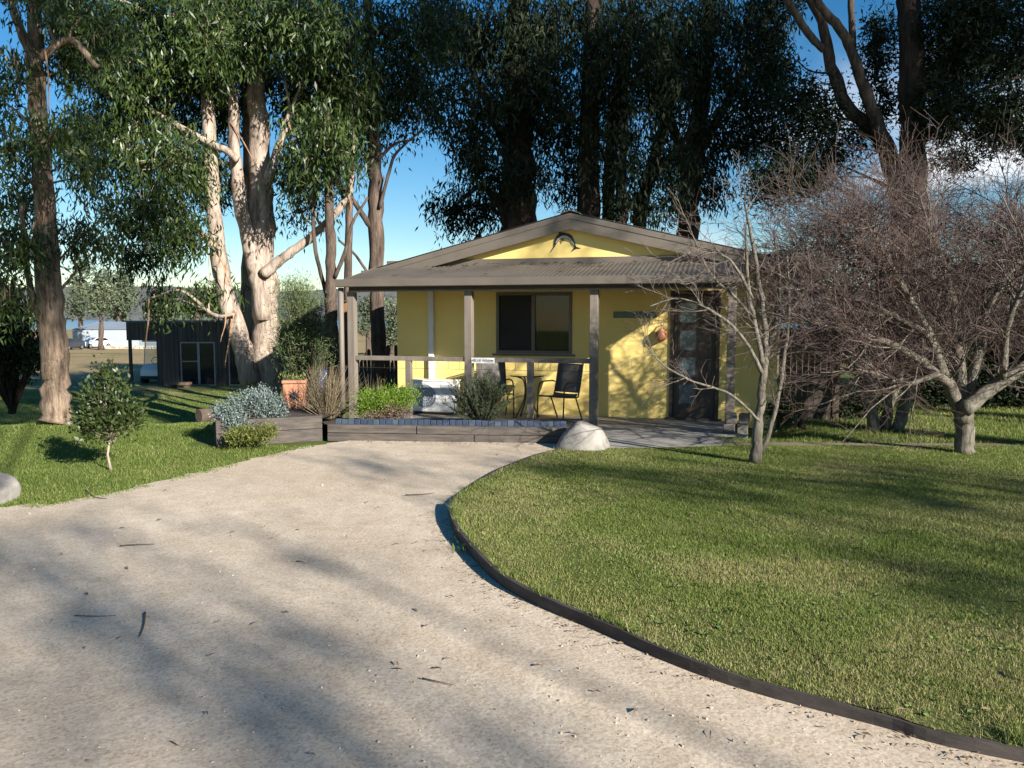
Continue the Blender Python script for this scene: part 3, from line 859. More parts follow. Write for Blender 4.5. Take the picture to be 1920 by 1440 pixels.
for k in range(4):
    x = math.pi / 4 + k * math.pi / 2; c, s = math.cos(x), math.sin(x)
    m = MB(); m.tube(catmull([C(2.9 + .20 * c, .85 + .20 * s, .675), C(2.9 + .07 * c, .85 + .07 * s, .60), C(2.9 + .06 * c, .85 + .06 * s, .30), C(2.9 + .24 * c, .85 + .24 * s, -.045)], 5), .012, 8); part('leg', m, M['metal_dark'], tb, True)

# stone blocks stacked at the right porch post
for k, (t, d, z, sx, label) in enumerate([(6.28, -.25, -.03, .17, 'grey stone block at the foot of the right porch post, lower left of four'), (6.46, -.22, -.03, .16, 'grey stone block on the ground beside the right porch post, right of its neighbour'), (6.30, -.23, .125, .16, 'grey stone block set upright on top of the left block by the porch post'), (6.49, -.21, .125, .14, 'smaller grey stone block on top of the right block by the porch post')]):
    m = MB(); m.box(C(t, d, z + .075), (sx, .17, .15), axes(-15.5 + (-6, 5, 4, -9)[k]))
    o = part('stone_block', m, M['rock_dark'], None, bevel=.014, loc=C(t, d, z)); tag(o, label, 'block', 'stone blocks by the porch post')

# ------------------------------------------------------------------ planters
def sleeper_wall(name, A, B, rows, h, thick, mat, label, cut=()):
    A, B = np.asarray(A, float), np.asarray(B, float)
    r = thing(name, (A + B) / 2 * np.array([1, 1, 0]), label, 'planter wall')
    t = (B - A) / np.linalg.norm(B - A); s = np.cross(CZ, t)
    for i in range(rows):
        stops = [0.0] + list(cut[i] if i < len(cut) else []) + [1.0]
        for a, b in zip(stops[:-1], stops[1:]):
            p = A + (B - A) * (a + .0015); q = A + (B - A) * (b - .0015)
            jit = s * random.uniform(-.008, .008)
            m = MB(); z0 = A[2] + i * (h + .004)
            m.box((p + q) / 2 + jit + CZ * (i * (h + .004) + h / 2), (np.linalg.norm(q - p), thick, h), (t, s, CZ))
            part('sleeper', m, mat, r, bevel=.010)
    return r
FA, FB = np.array([-2.56, 10.98, -.02]), np.array([0.74, 10.66, -.02])
sleeper_wall('front_planter_wall', FA, FB, 2, .115, .09, M['sleeper'], 'low dark sleeper wall along the front garden bed topped with blue blocks', ((.62,), (.38,)))
LA, LB = np.array([-3.95, 10.52, -.03]), np.array([-2.66, 11.06, -.03])
sleeper_wall('left_planter_wall', LA, LB, 2, .175, .09, M['sleeper'], 'two-high sleeper wall holding the silver ground cover bed on the left')
sleeper_wall('planter_return_wall', LA + np.array([-.02, .09, 0]), np.array([-4.35, 12.3, -.06]), 2, .175, .09, M['sleeper'], 'sleeper wall running back from the corner of the silver ground cover bed')
# soil
bed = np.array([[-2.5, 11.02], [.74, 10.71], [.95, 11.2], [1.1, 12.2], [-2.9, 13.35], [-2.95, 12.0]])
sheet('garden_soil', bed, lambda x, y: .14 - .16 * float(sstep(12.0, 13.2, y)) + .03 * float(fbm(x * 4, y * 4, 2)), M['mulch'], .3)
bed2 = np.array([[-3.9, 10.6], [-2.68, 11.1], [-2.55, 12.2], [-2.9, 14.2], [-4.5, 14.0], [-4.3, 12.3]])
sheet('garden_soil', bed2, lambda x, y: .26 - .2 * float(sstep(12.2, 13.8, y)) + .03 * float(fbm(x * 4, y * 4, 2)), M['mulch'], .3)
# blue blocks along the bed
be = thing('blue_block_edging', (FA + FB) / 2 * np.array([1, 1, 0]) + CZ * .21, 'row of blue stained blocks standing along the top of the front planter wall', 'edging')
ft = (FB - FA) / np.linalg.norm(FB - FA); fs_ = np.cross(CZ, ft)
nblk = 36
for k in range(nblk):
    p = FA + (FB - FA) * ((k + .5 + .9) / (nblk + 1)) + fs_ * (.105 + random.uniform(-.008, .008))
    w = 3.2 / nblk
    m = MB(); m.box(np.array([p[0], p[1], .225 + random.uniform(-.006, .008)]), (w * .93, .05, .11), (ft, fs_, CZ))
    part('block', m, M['blue_block2'] if (k < 3 or random.random() < .12) else M['blue_block'], be, bevel=.006)

# ------------------------------------------------------------------ boulders
def boulder(name, c, r, label, seed, mat=M['boulder']):
    bm = bmesh.new(); bmesh.ops.create_icosphere(bm, subdivisions=4, radius=1)
    rr = np.random.default_rng(seed); ph = rr.random((9, 3)) * 6.28; dr = norm(rr.normal(size=(9, 3)))
    pl_ = norm(rr.normal(size=(7, 3)) + np.array([0, 0, .3])); pd = rr.uniform(.62, .85, 7)
    for v in bm.verts:
        p = np.array(v.co)
        q = 1 + sum(.035 * math.sin(3.2 * np.dot(dr[i], p) + ph[i][0]) for i in range(5)) + sum(.012 * math.sin(9 * np.dot(dr[i], p) + ph[i][1]) for i in range(5, 9))
        p = p * q
        for i in range(7):
            e = np.dot(p, pl_[i]) - pd[i]
            if e > 0: p = p - pl_[i] * e * .85
        v.co = Vector((p[0] * r[0], p[1] * r[1], p[2] * r[2]))
    me = bpy.data.meshes.new(name); bm.to_mesh(me); bm.free()
    o = link(name, me, mat, None, True); o.location = c
    return tag(o, label, 'boulder')
boulder('boulder', (.98, 10.25, .03), (.37, .30, .38), 'pale grey boulder at the corner of the lawn and the concrete path', 4)
boulder('boulder', (-4.98, 7.42, .02), (.34, .3, .24), 'pale boulder cut by the left edge of the photo beside the drive', 9)

# ------------------------------------------------------------------ curved timber edging of the lawn
cb = thing('lawn_edging', (CURB[28][0], CURB[28][1], 0), 'curved dark timber edging board between the gravel drive and the lawn', 'edging')
def curb_board(i0, i1, h0, h1):
    seg = CURB[i0:i1 + 1]
    T = norm(np.gradient(seg, axis=0)); S = np.stack([-T[:, 1], T[:, 0], 0 * T[:, 0]], -1)
    n = len(seg); hh = np.linspace(h0, h1, n); V = []
    for i in range(n):
        z1 = hh[i] + .0015 * math.sin(i * 1.1)
        for s, z in ((-.014, -.03), (.014, -.03), (.014, z1), (-.014, z1)):
            p = seg[i] + S[i] * s; V.append([p[0], p[1], z])
    f = [(i * 4 + a, i * 4 + (a + 1) % 4, i * 4 + 4 + (a + 1) % 4, i * 4 + 4 + a) for i in range(n - 1) for a in range(4)] + [(0, 1, 2, 3), (4 * n - 1, 4 * n - 2, 4 * n - 3, 4 * n - 4)]
    m = MB(); m.raw(V, f); part('edging_board', m, M['edging'], cb)
curb_board(0, 28, .022, .05)
curb_board(28, 62, .08, .068)
curb_board(62, 76, .064, .056)
curb_board(76, len(CURB) - 1, .052, .056)
for i in (30, 44, 62, 76):
    p = CURB[i]; q = CURB[min(i + 1, len(CURB) - 1)] - p; q /= np.linalg.norm(q)
    s_ = np.array([-q[1], q[0], 0])
    m = MB(); m.box([p[0] + s_[0] * .033, p[1] + s_[1] * .033, .01], (.03, .03, .11), (q, s_, CZ)); part('stake', m, M['edging'], cb)
#@@TREES@@
# ------------------------------------------------------------------ vegetation builders
def leaves_mesh(P, D, Ln, Wd, r, rnd):
    """diamond leaves: P base points, D directions, lengths, widths"""
    n = len(P)
    side = norm(np.cross(D, r.normal(size=(n, 3))))
    mid = P + D * (Ln * .42)[:, None]
    V = np.stack([P, mid - side * (Wd / 2)[:, None], P + D * Ln[:, None], mid + side * (Wd / 2)[:, None]], 1).reshape(-1, 3)
    return V, np.arange(4 * n), rnd
def tubes_np(P, R, k=3):
    """P (n,m,3), R (n,m) -> vertices, quad loops"""
    n, m = P.shape[:2]
    T = norm(np.gradient(P, axis=1))
    ref = np.where(np.abs(T[:, :1, 2:3]) < .8, np.array([0, 0, 1.]), np.array([1., 0, 0]))
    N = norm(np.cross(T, np.broadcast_to(ref, T.shape))); B = np.cross(T, N)
    a = np.linspace(0, 2 * math.pi, k, endpoint=False)
    V = P[:, :, None] + R[:, :, None, None] * (np.cos(a)[None, None, :, None] * N[:, :, None] + np.sin(a)[None, None, :, None] * B[:, :, None])
    V = V.reshape(-1, 3)
    base = (np.arange(n) * m * k)[:, None, None] + (np.arange(m - 1) * k)[None, :, None]
    j = np.arange(k)[None, None]; j2 = (j + 1) % k
    L = np.stack([base + j, base + j2, base + k + j2, base + k + j], -1).reshape(-1)
    return V, L
def merge(lst):
    V, L, off = [], [], 0
    for v, l in lst:
        V.append(v); L.append(l + off); off += len(v)
    return np.vstack(V), np.concatenate(L)
def grow(S, D, Ln, R, m, bend, up, r, tip=.25):
    n = len(S); d = norm(D); P = [S]; step = (Ln / (m - 1))[:, None]
    for i in range(m - 1):
        d = norm(d + r.normal(size=(n, 3)) * bend + np.array([0, 0, up]))
        P.append(P[-1] + d * step)
    return np.stack(P, 1), R[:, None] * np.linspace(1, tip, m)[None]
def sprout(P, R, per, ang, r, lo=.25, hi=1.0):
    """children positions and directions from polylines"""
    n, m = P.shape[:2]
    idx = np.repeat(np.arange(n), per)
    u = r.uniform(lo, hi, len(idx)) * (m - 1)
    i = np.minimum(u.astype(int), m - 2); fr = (u - i)[:, None]
    S = P[idx, i] * (1 - fr) + P[idx, i + 1] * fr
    T = norm(P[idx, i + 1] - P[idx, i])
    q = norm(np.cross(T, r.normal(size=T.shape)))
    a = r.normal(ang, .22, len(idx))[:, None]
    return S, T * np.cos(a) + q * np.sin(a), R[idx, i] * (1 - fr[:, 0]) + R[idx, i + 1] * fr[:, 0]

def resample(P, R, n):
    P = np.asarray(P, float); R = np.asarray(R, float)
    Q = catmull(P, n); t = np.linspace(0, len(P) - 1, len(Q))
    return Q, np.interp(t, np.arange(len(P)), R)

def gum(name, label, stems, clumps, leafm, barkm, seed, group='tall gum trees', leaf=(.15, .034), per=26, spray=.20, flare=True, limb=.05, hang=1.0, strips=0, cat='tree', twigm=None):
    r = np.random.default_rng(seed)
    base = np.array(stems[0][0][0]); 
    tr = thing(name, base, label, cat, group)
    allp, allr = [], []
    for si, (sp_, rad) in enumerate(stems):
        Q, q = resample(sp_, rad, 6)
        Q[1:-1] += r.normal(0, 1, (len(Q) - 2, 3)) * (q[1:-1, None] * .08)
        q = q * (1 + r.normal(0, .035, len(q)))
        if flare and si == 0: q[0] *= 1.25
        allp.append(Q); allr.append(q)
        m = MB(); m.tube(Q, q, 14); part('trunk' if si == 0 else 'stem', m, barkm, tr, True)
    SP, SR = np.vstack(allp), np.concatenate(allr)
    limbs, twigs, lv = [], [], []
    for (c, rr_, ns) in clumps:
        c = np.asarray(c, float); rr_ = np.asarray(rr_, float)
        w = np.linalg.norm((SP - c) * np.array([1, 1, .6]), axis=1) + np.where(SP[:, 2] > c[2] - .2, 1.5, 0) + r.random(len(SP)) * .4
        k = int(np.argmin(w)); A = SP[k]; L = np.linalg.norm(c - A)
        ra = min(limb * (.6 + .25 * L), SR[k] * .6)
        if L > .3:
            P_ = np.array([A, A + (c - A) * .35 + np.array([0, 0, .10 * L]) + r.normal(0, .06 * L, 3), A + (c - A) * .7 + np.array([0, 0, .10 * L]) + r.normal(0, .06 * L, 3), c])
            limbs.append((resample(P_, [ra, ra * .7, ra * .45, ra * .22], 4)))
        u = norm(r.normal(size=(ns, 3))) * (r.random(ns) ** .42)[:, None]
        S = c + u * rr_
        nt = min(ns, max(6, ns // 5))
        E_ = S[:nt]; mid = c + (E_ - c) * .5 + r.normal(0, .08, (nt, 3)) + np.array([0, 0, .08])
        P3 = np.stack([np.broadcast_to(c, E_.shape), mid, E_ + np.array([0, 0, .1]), E_ + np.array([0, 0, -.12])], 1)
        twigs.append((P3, np.broadcast_to(np.array([.016, .010, .006, .003]), (nt, 4)) * (1 + r.random((nt, 1)))))
        sc = r.uniform(.7, 1.25, (ns, 1, 1))
        pts = S[:, None] + r.normal(size=(ns, per, 3)) * np.array([spray, spray, spray * 1.25]) * sc
        rv = np.clip(r.uniform(.05, .75, (ns, 1)) + r.normal(0, .16, (ns, per)), 0, 1)
        lv.append((pts.reshape(-1, 3), rv.ravel()))
    if limbs:
        m = MB()
        for q, rd in limbs: m.tube(q, rd, 7)
        part('limbs', m, barkm, tr, True, kind='stuff')
    if twigs:
        V, L = merge([tubes_np(p, q, 3) for p, q in twigs])
        npart('twigs', V, L, 4, twigm or barkm, tr, kind='stuff')
    P = np.vstack([a for a, b in lv]); rv = np.concatenate([b for a, b in lv])
    n = len(P)
    D = norm(r.normal(size=(n, 3)) * .55 + np.array([0, 0, -hang]))
    Ln = r.uniform(.6, 1.3, n) * leaf[0]; Wd = Ln * (leaf[1] / leaf[0]) * r.uniform(.8, 1.3, n)
    V, L, a = leaves_mesh(P, D, Ln, Wd, r, rv)
    npart('crown', V, L, 4, leafm, tr, {'rnd': a}, kind='stuff')
    if strips:
        m_ = None
        for k in range(strips):
            i = int(r.integers(len(SP) // 4, len(SP))); A = SP[i] + np.array([r.normal() * SR[i] * .6, -SR[i] * .9, 0])
            Ls = r.uniform(.3, 1.1); w = r.uniform(.02, .045)
            n_ = 6; V = []
            sx, sy = r.normal(0, .06), -abs(r.normal(0, .06))
            for j in range(n_):
                s = j / (n_ - 1); p = A + np.array([sx * s * 3 * Ls + .02 * math.sin(s * 5), sy * s * 2 * Ls - .02, -Ls * s])
                V += [p + np.array([-w * (1 - .7 * s) / 2, 0, 0]), p + np.array([w * (1 - .7 * s) / 2, .01, 0])]
            m = MB(); m.raw(V, [(2 * j, 2 * j + 1, 2 * j + 3, 2 * j + 2) for j in range(n_ - 1)])
            part('bark_strip', m, M['bark_strip'], tr, True).modifiers.new('s', 'SOLIDIFY').thickness = .006
    return tr

def stem_px(pts, Y, base_z=None, dY=0.0):
    P = []; R = []
    n = len(pts)
    for i, (x, y, w) in enumerate(pts):
        yy = Y + dY * i / max(1, n - 1)
        p = At(x, y, yy)
        if i == 0 and base_z is not None: p[2] = base_z
        P.append(p); R.append(w / 2 * yy / F)
    return P, R
def clumps_px(lst, Y, seed, dens=1.0, dep=1.0):
    r = np.random.default_rng(seed); out = []
    for (x, y, rx, ry) in lst:
        yy = Y + r.uniform(-1.0, 1.0) * dep
        s = yy / F
        c = At(x, y, yy); a, b = rx * s, ry * s
        out.append((c, (a, (a + b) / 2, b), int(max(10, dens * 42 * (a * b * (a + b) / 2) ** .62 * 1.6))))
    return out

# ------------------------------------------------------------------ gum trees
zL = float(gz(-6.9, 12.0))
gum('gum_tree', 'flaky barked gum trunk with drooping leaves at the far left of the photo',
    [stem_px([(105, 806, 52), (104, 720, 49), (100, 640, 50), (92, 560, 46), (86, 420, 38), (76, 270, 32), (68, 120, 28), (62, -60, 20)], 11.95, zL),
     stem_px([(82, 610, 18), (62, 560, 13), (48, 480, 10), (40, 380, 7)], 11.9),
     stem_px([(72, 130, 20), (40, 60, 16), (12, -20, 11), (-10, -90, 8)], 11.8),
     stem_px([(75, 110, 14), (130, 75, 12), (178, 122, 10), (182, 124, 9)], 11.6)],
    clumps_px([(60, -10, 80, 45), (150, 40, 70, 60), (125, 120, 55, 55), (95, 265, 60, 55), (25, 285, 50, 60), (45, 390, 50, 70), (20, 470, 45, 60), (60, 470, 50, 40), (150, 250, 40, 55), (150, 440, 45, 40), (165, 330, 35, 60), (-30, 180, 50, 80), (190, 70, 50, 50), (30, 130, 40, 40), (10, 560, 40, 50), (170, 455, 40, 35)], 11.9, 11, 2.2),
    M['leaf_gum'], M['bark_left'], 21, leaf=(.125, .026), per=30, spray=.11, limb=.03, strips=5)
zT = float(gz(-5.6, 18))
T2 = gum('gum_tree', 'big pale double-stemmed gum with peeling bark left of the cabin',
    [stem_px([(494, 760, 58), (498, 680, 48), (498, 600, 46), (493, 520, 50), (489, 430, 50), (488, 340, 42), (485, 250, 38), (480, 160, 30), (490, 60, 26), (500, -60, 20)], 18, zT),
     stem_px([(470, 720, 36), (452, 640, 35), (428, 570, 34), (410, 480, 30), (400, 380, 26), (396, 290, 26), (388, 180, 22), (380, 40, 16)], 17.6),
     stem_px([(492, 600, 26), (482, 520, 28), (468, 460, 28), (452, 390, 26), (442, 300, 22), (438, 220, 19), (436, 140, 15)], 17.7),
     stem_px([(466, 740, 26), (463, 560, 23), (466, 380, 20), (462, 180, 16), (455, -60, 16)], 18.9),
     stem_px([(494, 515, 22), (525, 488, 19), (560, 462, 16), (610, 420, 14), (650, 372, 13), (662, 330, 10)], 17.6),
     stem_px([(446, 300, 13), (425, 283, 13), (380, 262, 12), (310, 222, 10), (262, 195, 7)], 17.4),
     stem_px([(405, 470, 12), (372, 430, 10), (345, 405, 8)], 17.2),
     stem_px([(500, 345, 20), (530, 255, 13), (545, 205, 9)], 17.5),
     stem_px([(440, 590, 6), (400, 590, 7), (340, 545, 5), (280, 560, 3)], 17.3)],
    clumps_px([(300, 40, 130, 80), (450, 20, 120, 70), (590, 50, 100, 80), (230, 130, 95, 80), (200, 270, 80, 70), (310, 310, 90, 80), (350, 170, 90, 80), (270, 400, 80, 50), (380, 330, 60, 60), (560, 170, 60, 80), (600, 270, 70, 70), (650, 160, 70, 80), (340, 440, 60, 40), (170, 60, 70, 70), (530, 60, 70, 70), (310, 565, 55, 22), (400, 555, 50, 22), (250, 210, 70, 60), (400, 90, 80, 70), (560, 330, 40, 50), (270, 480, 60, 25), (480, 130, 40, 50), (420, 200, 40, 60)], 17.6, 12, 1.9, 1.5),
    M['leaf_gum'], M['bark_pale'], 22, leaf=(.17, .036), per=36, spray=.15, limb=.035, strips=22)
gum('gum_tree', 'straight dark trunk with bare side branches just left of the cabin porch',
    [stem_px([(714, 740, 30), (710, 640, 27), (707, 540, 26), (705, 430, 29), (703, 320, 25), (698, 200, 20), (690, 40, 16), (688, -80, 12)], 19, float(gz(-3, 19))),
     stem_px([(695, 425, 11), (665, 380, 9), (640, 345, 7), (618, 300, 5)], 18.9),
     stem_px([(712, 390, 7), (730, 320, 6), (745, 285, 5), (790, 245, 3)], 18.8),
     stem_px([(708, 300, 7), (740, 270, 5), (775, 262, 3)], 18.8),
     stem_px([(700, 530, 6), (668, 480, 5), (635, 450, 4)], 18.9)],
    clumps_px([(700, 180, 70, 70), (760, 120, 70, 80), (660, 250, 60, 60), (710, 60, 100, 70), (800, 40, 70, 60), (740, 215, 60, 50), (790, 170, 50, 60)], 19.2, 13, 1.4),
    M['leaf_mid'], M['bark_mid'], 23, leaf=(.17, .036), per=26, limb=.03)
gum('gum_tree', 'slim pale trunk with flaky lower bark behind the feathery wattle shrub',
    [stem_px([(624, 715, 26), (622, 620, 24), (620, 540, 21), (620, 440, 18), (616, 330, 14), (612, 200, 10)], 17.2, float(gz(-4, 17.2))),
     stem_px([(628, 520, 8), (648, 470, 7), (660, 420, 6), (690, 370, 4)], 17.1), stem_px([(614, 560, 8), (592, 470, 7), (586, 380, 6), (588, 300, 4)], 17.3)],
    clumps_px([(600, 350, 55, 50), (640, 300, 50, 50), (560, 400, 40, 30), (590, 260, 50, 50)], 17.4, 14, 1.2), M['leaf_mid'], M['bark_mid'], 24, leaf=(.16, .034), per=24, limb=.025)
gum('gum_tree', 'thinnest straight trunk standing behind the left end of the porch roof',
    [stem_px([(652, 720, 17), (652, 560, 15), (654, 440, 14), (655, 340, 12), (650, 220, 9), (648, 100, 7)], 18.0, float(gz(-3.6, 18))),
     stem_px([(655, 395, 7), (625, 330, 5), (600, 290, 4)], 18)],
    clumps_px([(640, 200, 60, 50), (680, 240, 50, 50), (630, 120, 60, 60)], 18.2, 15, 1.2), M['leaf_mid'], M['bark_mid'], 25, leaf=(.16, .034), per=24, limb=.025)
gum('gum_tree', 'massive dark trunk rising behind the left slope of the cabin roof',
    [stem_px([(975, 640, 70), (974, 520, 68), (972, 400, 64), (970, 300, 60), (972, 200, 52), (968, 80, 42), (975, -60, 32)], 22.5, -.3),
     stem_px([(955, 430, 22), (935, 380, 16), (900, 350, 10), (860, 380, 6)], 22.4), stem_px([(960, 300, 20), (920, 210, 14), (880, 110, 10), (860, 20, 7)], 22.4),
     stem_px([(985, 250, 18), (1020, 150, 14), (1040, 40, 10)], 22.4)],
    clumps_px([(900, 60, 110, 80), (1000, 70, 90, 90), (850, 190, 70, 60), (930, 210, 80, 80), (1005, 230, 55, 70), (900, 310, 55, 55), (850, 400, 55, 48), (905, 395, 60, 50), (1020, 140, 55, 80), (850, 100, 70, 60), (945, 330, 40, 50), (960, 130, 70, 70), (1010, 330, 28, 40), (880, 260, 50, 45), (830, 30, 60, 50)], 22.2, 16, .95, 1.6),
    M['leaf_dark_shaded'], M['bark_dark'], 26, leaf=(.20, .042), per=32, spray=.18, limb=.04)
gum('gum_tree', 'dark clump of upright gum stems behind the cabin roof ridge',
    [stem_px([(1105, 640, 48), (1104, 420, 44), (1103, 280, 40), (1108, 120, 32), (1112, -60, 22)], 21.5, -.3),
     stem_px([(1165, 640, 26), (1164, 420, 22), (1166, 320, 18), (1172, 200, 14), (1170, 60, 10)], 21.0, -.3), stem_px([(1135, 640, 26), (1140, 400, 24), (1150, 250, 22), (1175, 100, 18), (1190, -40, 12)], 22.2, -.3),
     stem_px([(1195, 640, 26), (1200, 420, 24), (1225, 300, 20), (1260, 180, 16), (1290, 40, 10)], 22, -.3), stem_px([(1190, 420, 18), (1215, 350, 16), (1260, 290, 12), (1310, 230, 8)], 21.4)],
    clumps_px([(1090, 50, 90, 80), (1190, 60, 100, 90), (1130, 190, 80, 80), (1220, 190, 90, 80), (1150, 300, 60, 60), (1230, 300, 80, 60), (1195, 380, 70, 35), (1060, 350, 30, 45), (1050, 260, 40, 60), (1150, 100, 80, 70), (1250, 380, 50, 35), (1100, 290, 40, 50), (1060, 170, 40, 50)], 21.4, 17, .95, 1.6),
    M['leaf_dark_shaded'], M['bark_dark'], 27, leaf=(.20, .042), per=32, spray=.18, limb=.04)
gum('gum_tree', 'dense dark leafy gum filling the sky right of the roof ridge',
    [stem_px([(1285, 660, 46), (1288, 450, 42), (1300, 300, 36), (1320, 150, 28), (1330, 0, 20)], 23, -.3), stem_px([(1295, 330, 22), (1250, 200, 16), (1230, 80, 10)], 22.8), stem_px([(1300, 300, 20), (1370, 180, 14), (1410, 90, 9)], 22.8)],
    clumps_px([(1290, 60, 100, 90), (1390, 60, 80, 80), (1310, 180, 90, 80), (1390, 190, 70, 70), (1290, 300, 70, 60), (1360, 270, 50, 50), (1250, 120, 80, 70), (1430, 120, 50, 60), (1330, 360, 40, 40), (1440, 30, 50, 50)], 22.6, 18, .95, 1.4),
    M['leaf_dark_shaded'], M['bark_dark'], 28, leaf=(.20, .042), per=32, spray=.18, limb=.04)
gum('gum_tree', 'leaning forked gum with pale limbs against the blue gap at the upper right',
    [stem_px([(1700, 640, 40), (1690, 420, 36), (1668, 300, 32), (1640, 250, 26), (1585, 195, 24), (1555, 110, 20), (1540, 40, 17), (1490, -50, 12)], 20, -.2),
     stem_px([(1670, 290, 26), (1645, 230, 24), (1615, 150, 20), (1585, 70, 17), (1545, 20, 15), (1500, -50, 10)], 19.6), stem_px([(1625, 200, 10), (1605, 130, 12), (1598, 60, 12), (1594, -40, 10)], 20.6),
     stem_px([(1545, 95, 12), (1510, 55, 14), (1478, 0, 14), (1470, -30, 12)], 19.8)],
    clumps_px([(1500, 190, 75, 50), (1450, 260, 70, 60), (1545, 240, 50, 40), (1480, 320, 70, 40), (1440, 350, 50, 35), (1560, 290, 50, 35), (1450, 120, 40, 50), (1660, 180, 28, 40), (1530, 340, 60, 30), (1640, 120, 30, 50), (1490, -10, 40, 30), (1620, 250, 30, 40)], 20.2, 19, 1.7, 1.4),
    M['leaf_dark_shaded'], M['bark_brown'], 29, leaf=(.15, .04), per=34, spray=.17, limb=.03, hang=.3)
gum('gum_tree', 'tall straight reddish dark trunk at the upper right with wispy foliage',
    [stem_px([(1712, 640, 58), (1712, 420, 52), (1711, 260, 47), (1709, 120, 43), (1705, 0, 38), (1702, -80, 38)], 19.2, -.2),
     stem_px([(1725, 270, 14), (1790, 200, 10), (1860, 160, 7), (1930, 140, 4)], 19.2), stem_px([(1725, 150, 12), (1800, 80, 9), (1880, 40, 6)], 19.2)],
    clumps_px([(1780, 50, 80, 60), (1860, 110, 80, 50), (1820, 200, 70, 35), (1760, 140, 50, 45), (1890, 30, 60, 50), (1900, 190, 50, 30), (1760, 240, 40, 28), (1850, 260, 60, 18), (1650, 60, 22, 45), (1790, 300, 60, 18), (1930, 100, 40, 60), (1800, 110, 70, 50), (1880, 230, 60, 30), (1830, 20, 70, 40), (1760, 190, 50, 40), (1920, 260, 40, 30)], 19.6, 20, 2.1, 1.3),
    M['leaf_dark_shaded'], M['bark_dark'], 30, leaf=(.15, .035), per=36, spray=.14, limb=.03, hang=.3)

# trees behind the camera, out of the frame, whose shadows reach the drive and lawn
def wstem(lst): return [np.array(p[:3], float) for p in lst], [p[3] for p in lst]
def wcl(lst): return [(np.array(p[:3]), p[3], p[4]) for p in lst]
SB = np.array([.66, -.751, 0])
def up_sun(x, y, L): return np.array([x, y, 0]) + SB * L + np.array([0, 0, L * math.tan(SUN_EL)])
def shade_tree(label, ground_pts, L, seed, trunk_at, nsp=26, cr=.75, tw=1.0):
    tb = np.array([trunk_at[0], trunk_at[1], -.05])
    cl = [(up_sun(x, y, L + dl), (cr * k, cr * k, cr * k * .8), int(nsp * k)) for (x, y, dl, k) in ground_pts]
    top = np.mean([c[0] for c in cl], 0)
    fork = tb * .62 + top * .38 + np.array([.3, 0, 0])
    st = [([tb, tb * .8 + top * .2 + np.array([.2, 0, .3]), fork], [.28, .22, .16])]
    for c in cl[::(2 if len(cl) < 15 else 5)]:
        e = c[0] + np.array([0, 0, .8]); md = fork * .5 + e * .5
        st.append(([fork, md + np.array([0, 0, -.5]), e], [.11 * tw, .07 * tw, .03 * tw]))
    return gum('gum_tree', label, st, cl, M['leaf_gum'], M['bark_mid'], seed, leaf=(.18, .04), per=18, spray=.3, limb=.06)
shade_tree('gum tree standing behind the camera whose leafy branches shade the near drive', [(-2.6, 4.6, 0, 1), (-1.7, 3.6, 1, 1), (-1.0, 3.9, -1, .7), (-3.2, 6.0, 1, .8), (-.6, 2.9, 0, .9), (-2.4, 3.1, 0, .9), (-3.6, 5.3, 0, .8), (-.1, 2.4, 1, .9), (-1.2, 5.2, -1, .5)], 27, 41, (19.6, -16.6), 10, .5, .7)
shade_tree('gum tree out of the frame to the right that throws shade over the lawn', [(3.0, 7.9, 0, 1), (4.6, 7.7, 0, 1.1), (1.7, 8.2, 1, .8), (6.2, 7.4, 0, 1), (5.6, 5.6, 1, .8), (4.2, 4.3, 0, .8), (6.8, 5.0, 1, .9), (.4, 8.6, 0, .6), (-1.4, 8.9, 0, .5), (5.2, 3.5, 0, .8), (3.4, 3.4, 0, .5), (2.2, 7.0, 0, .6), (3.6, 7.0, 0, .7), (6.6, 6.3, 0, .8), (2.6, 5.0, 0, .5), (6.0, 4.2, 0, .8), (4.2, 8.6, 0, .8), (-4.2, 20.2, 5, .55), (-4.6, 20.0, 5, .35)], 21, 42, (20.0, -4.5), 26, .75, .6)

r_ = np.random.default_rng(43)
shade_tree('gum tree out of the frame to the right that keeps the left lawn in shade', [(-4.5 - .88 * (2.6 + 9 * b) - 6 * a, 15.8 + 9 * b, r_.uniform(-1, 1), 1.15) for a, b in r_.random((40, 2))], 25, 43, (7.0, -15.0), 22, .9, .5)
def tall_shade(label, x0, x1, z0, z1, n, seed, tx, Yp=21.0, Lp=30.0):
    r = np.random.default_rng(seed); cl = []
    for k in range(n):
        x = r.uniform(x0, x1); z = r.uniform(z0, z1); q = np.array([x, Yp, z]) + SB * Lp + np.array([0, 0, Lp * math.tan(SUN_EL)])
        cl.append((q + r.normal(0, .8, 3) * np.array([.66, -.75, 0]), (1.3, 1.3, 1.1), 34))
    tb = np.array([tx, -1.5, -.05]); top = np.mean([c[0] for c in cl], 0)
    st = [([tb, tb * .66 + top * .34, tb * .3 + top * .7, top + np.array([0, 0, 2.])], [.45, .36, .26, .1])]
    return gum('gum_tree', label, st, cl, M['leaf_gum'], M['bark_mid'], seed, leaf=(.26, .08), per=24, spray=.42, limb=.06)
tall_shade('very tall gum out of the frame whose crown shades the trees behind the cabin', -2.0, 6.5, 4.0, 13, 20, 44, 22.5)
tall_shade('very tall gum out of the frame whose crown shades the dark shed', -16.5, -8.5, -1.0, 2.6, 16, 46, 18.5, 31.0, 40.0)
tall_shade('very tall gum out of the frame whose crown shades the trees at the right', 6.0, 13.5, 3.6, 12, 15, 45, 29.5)

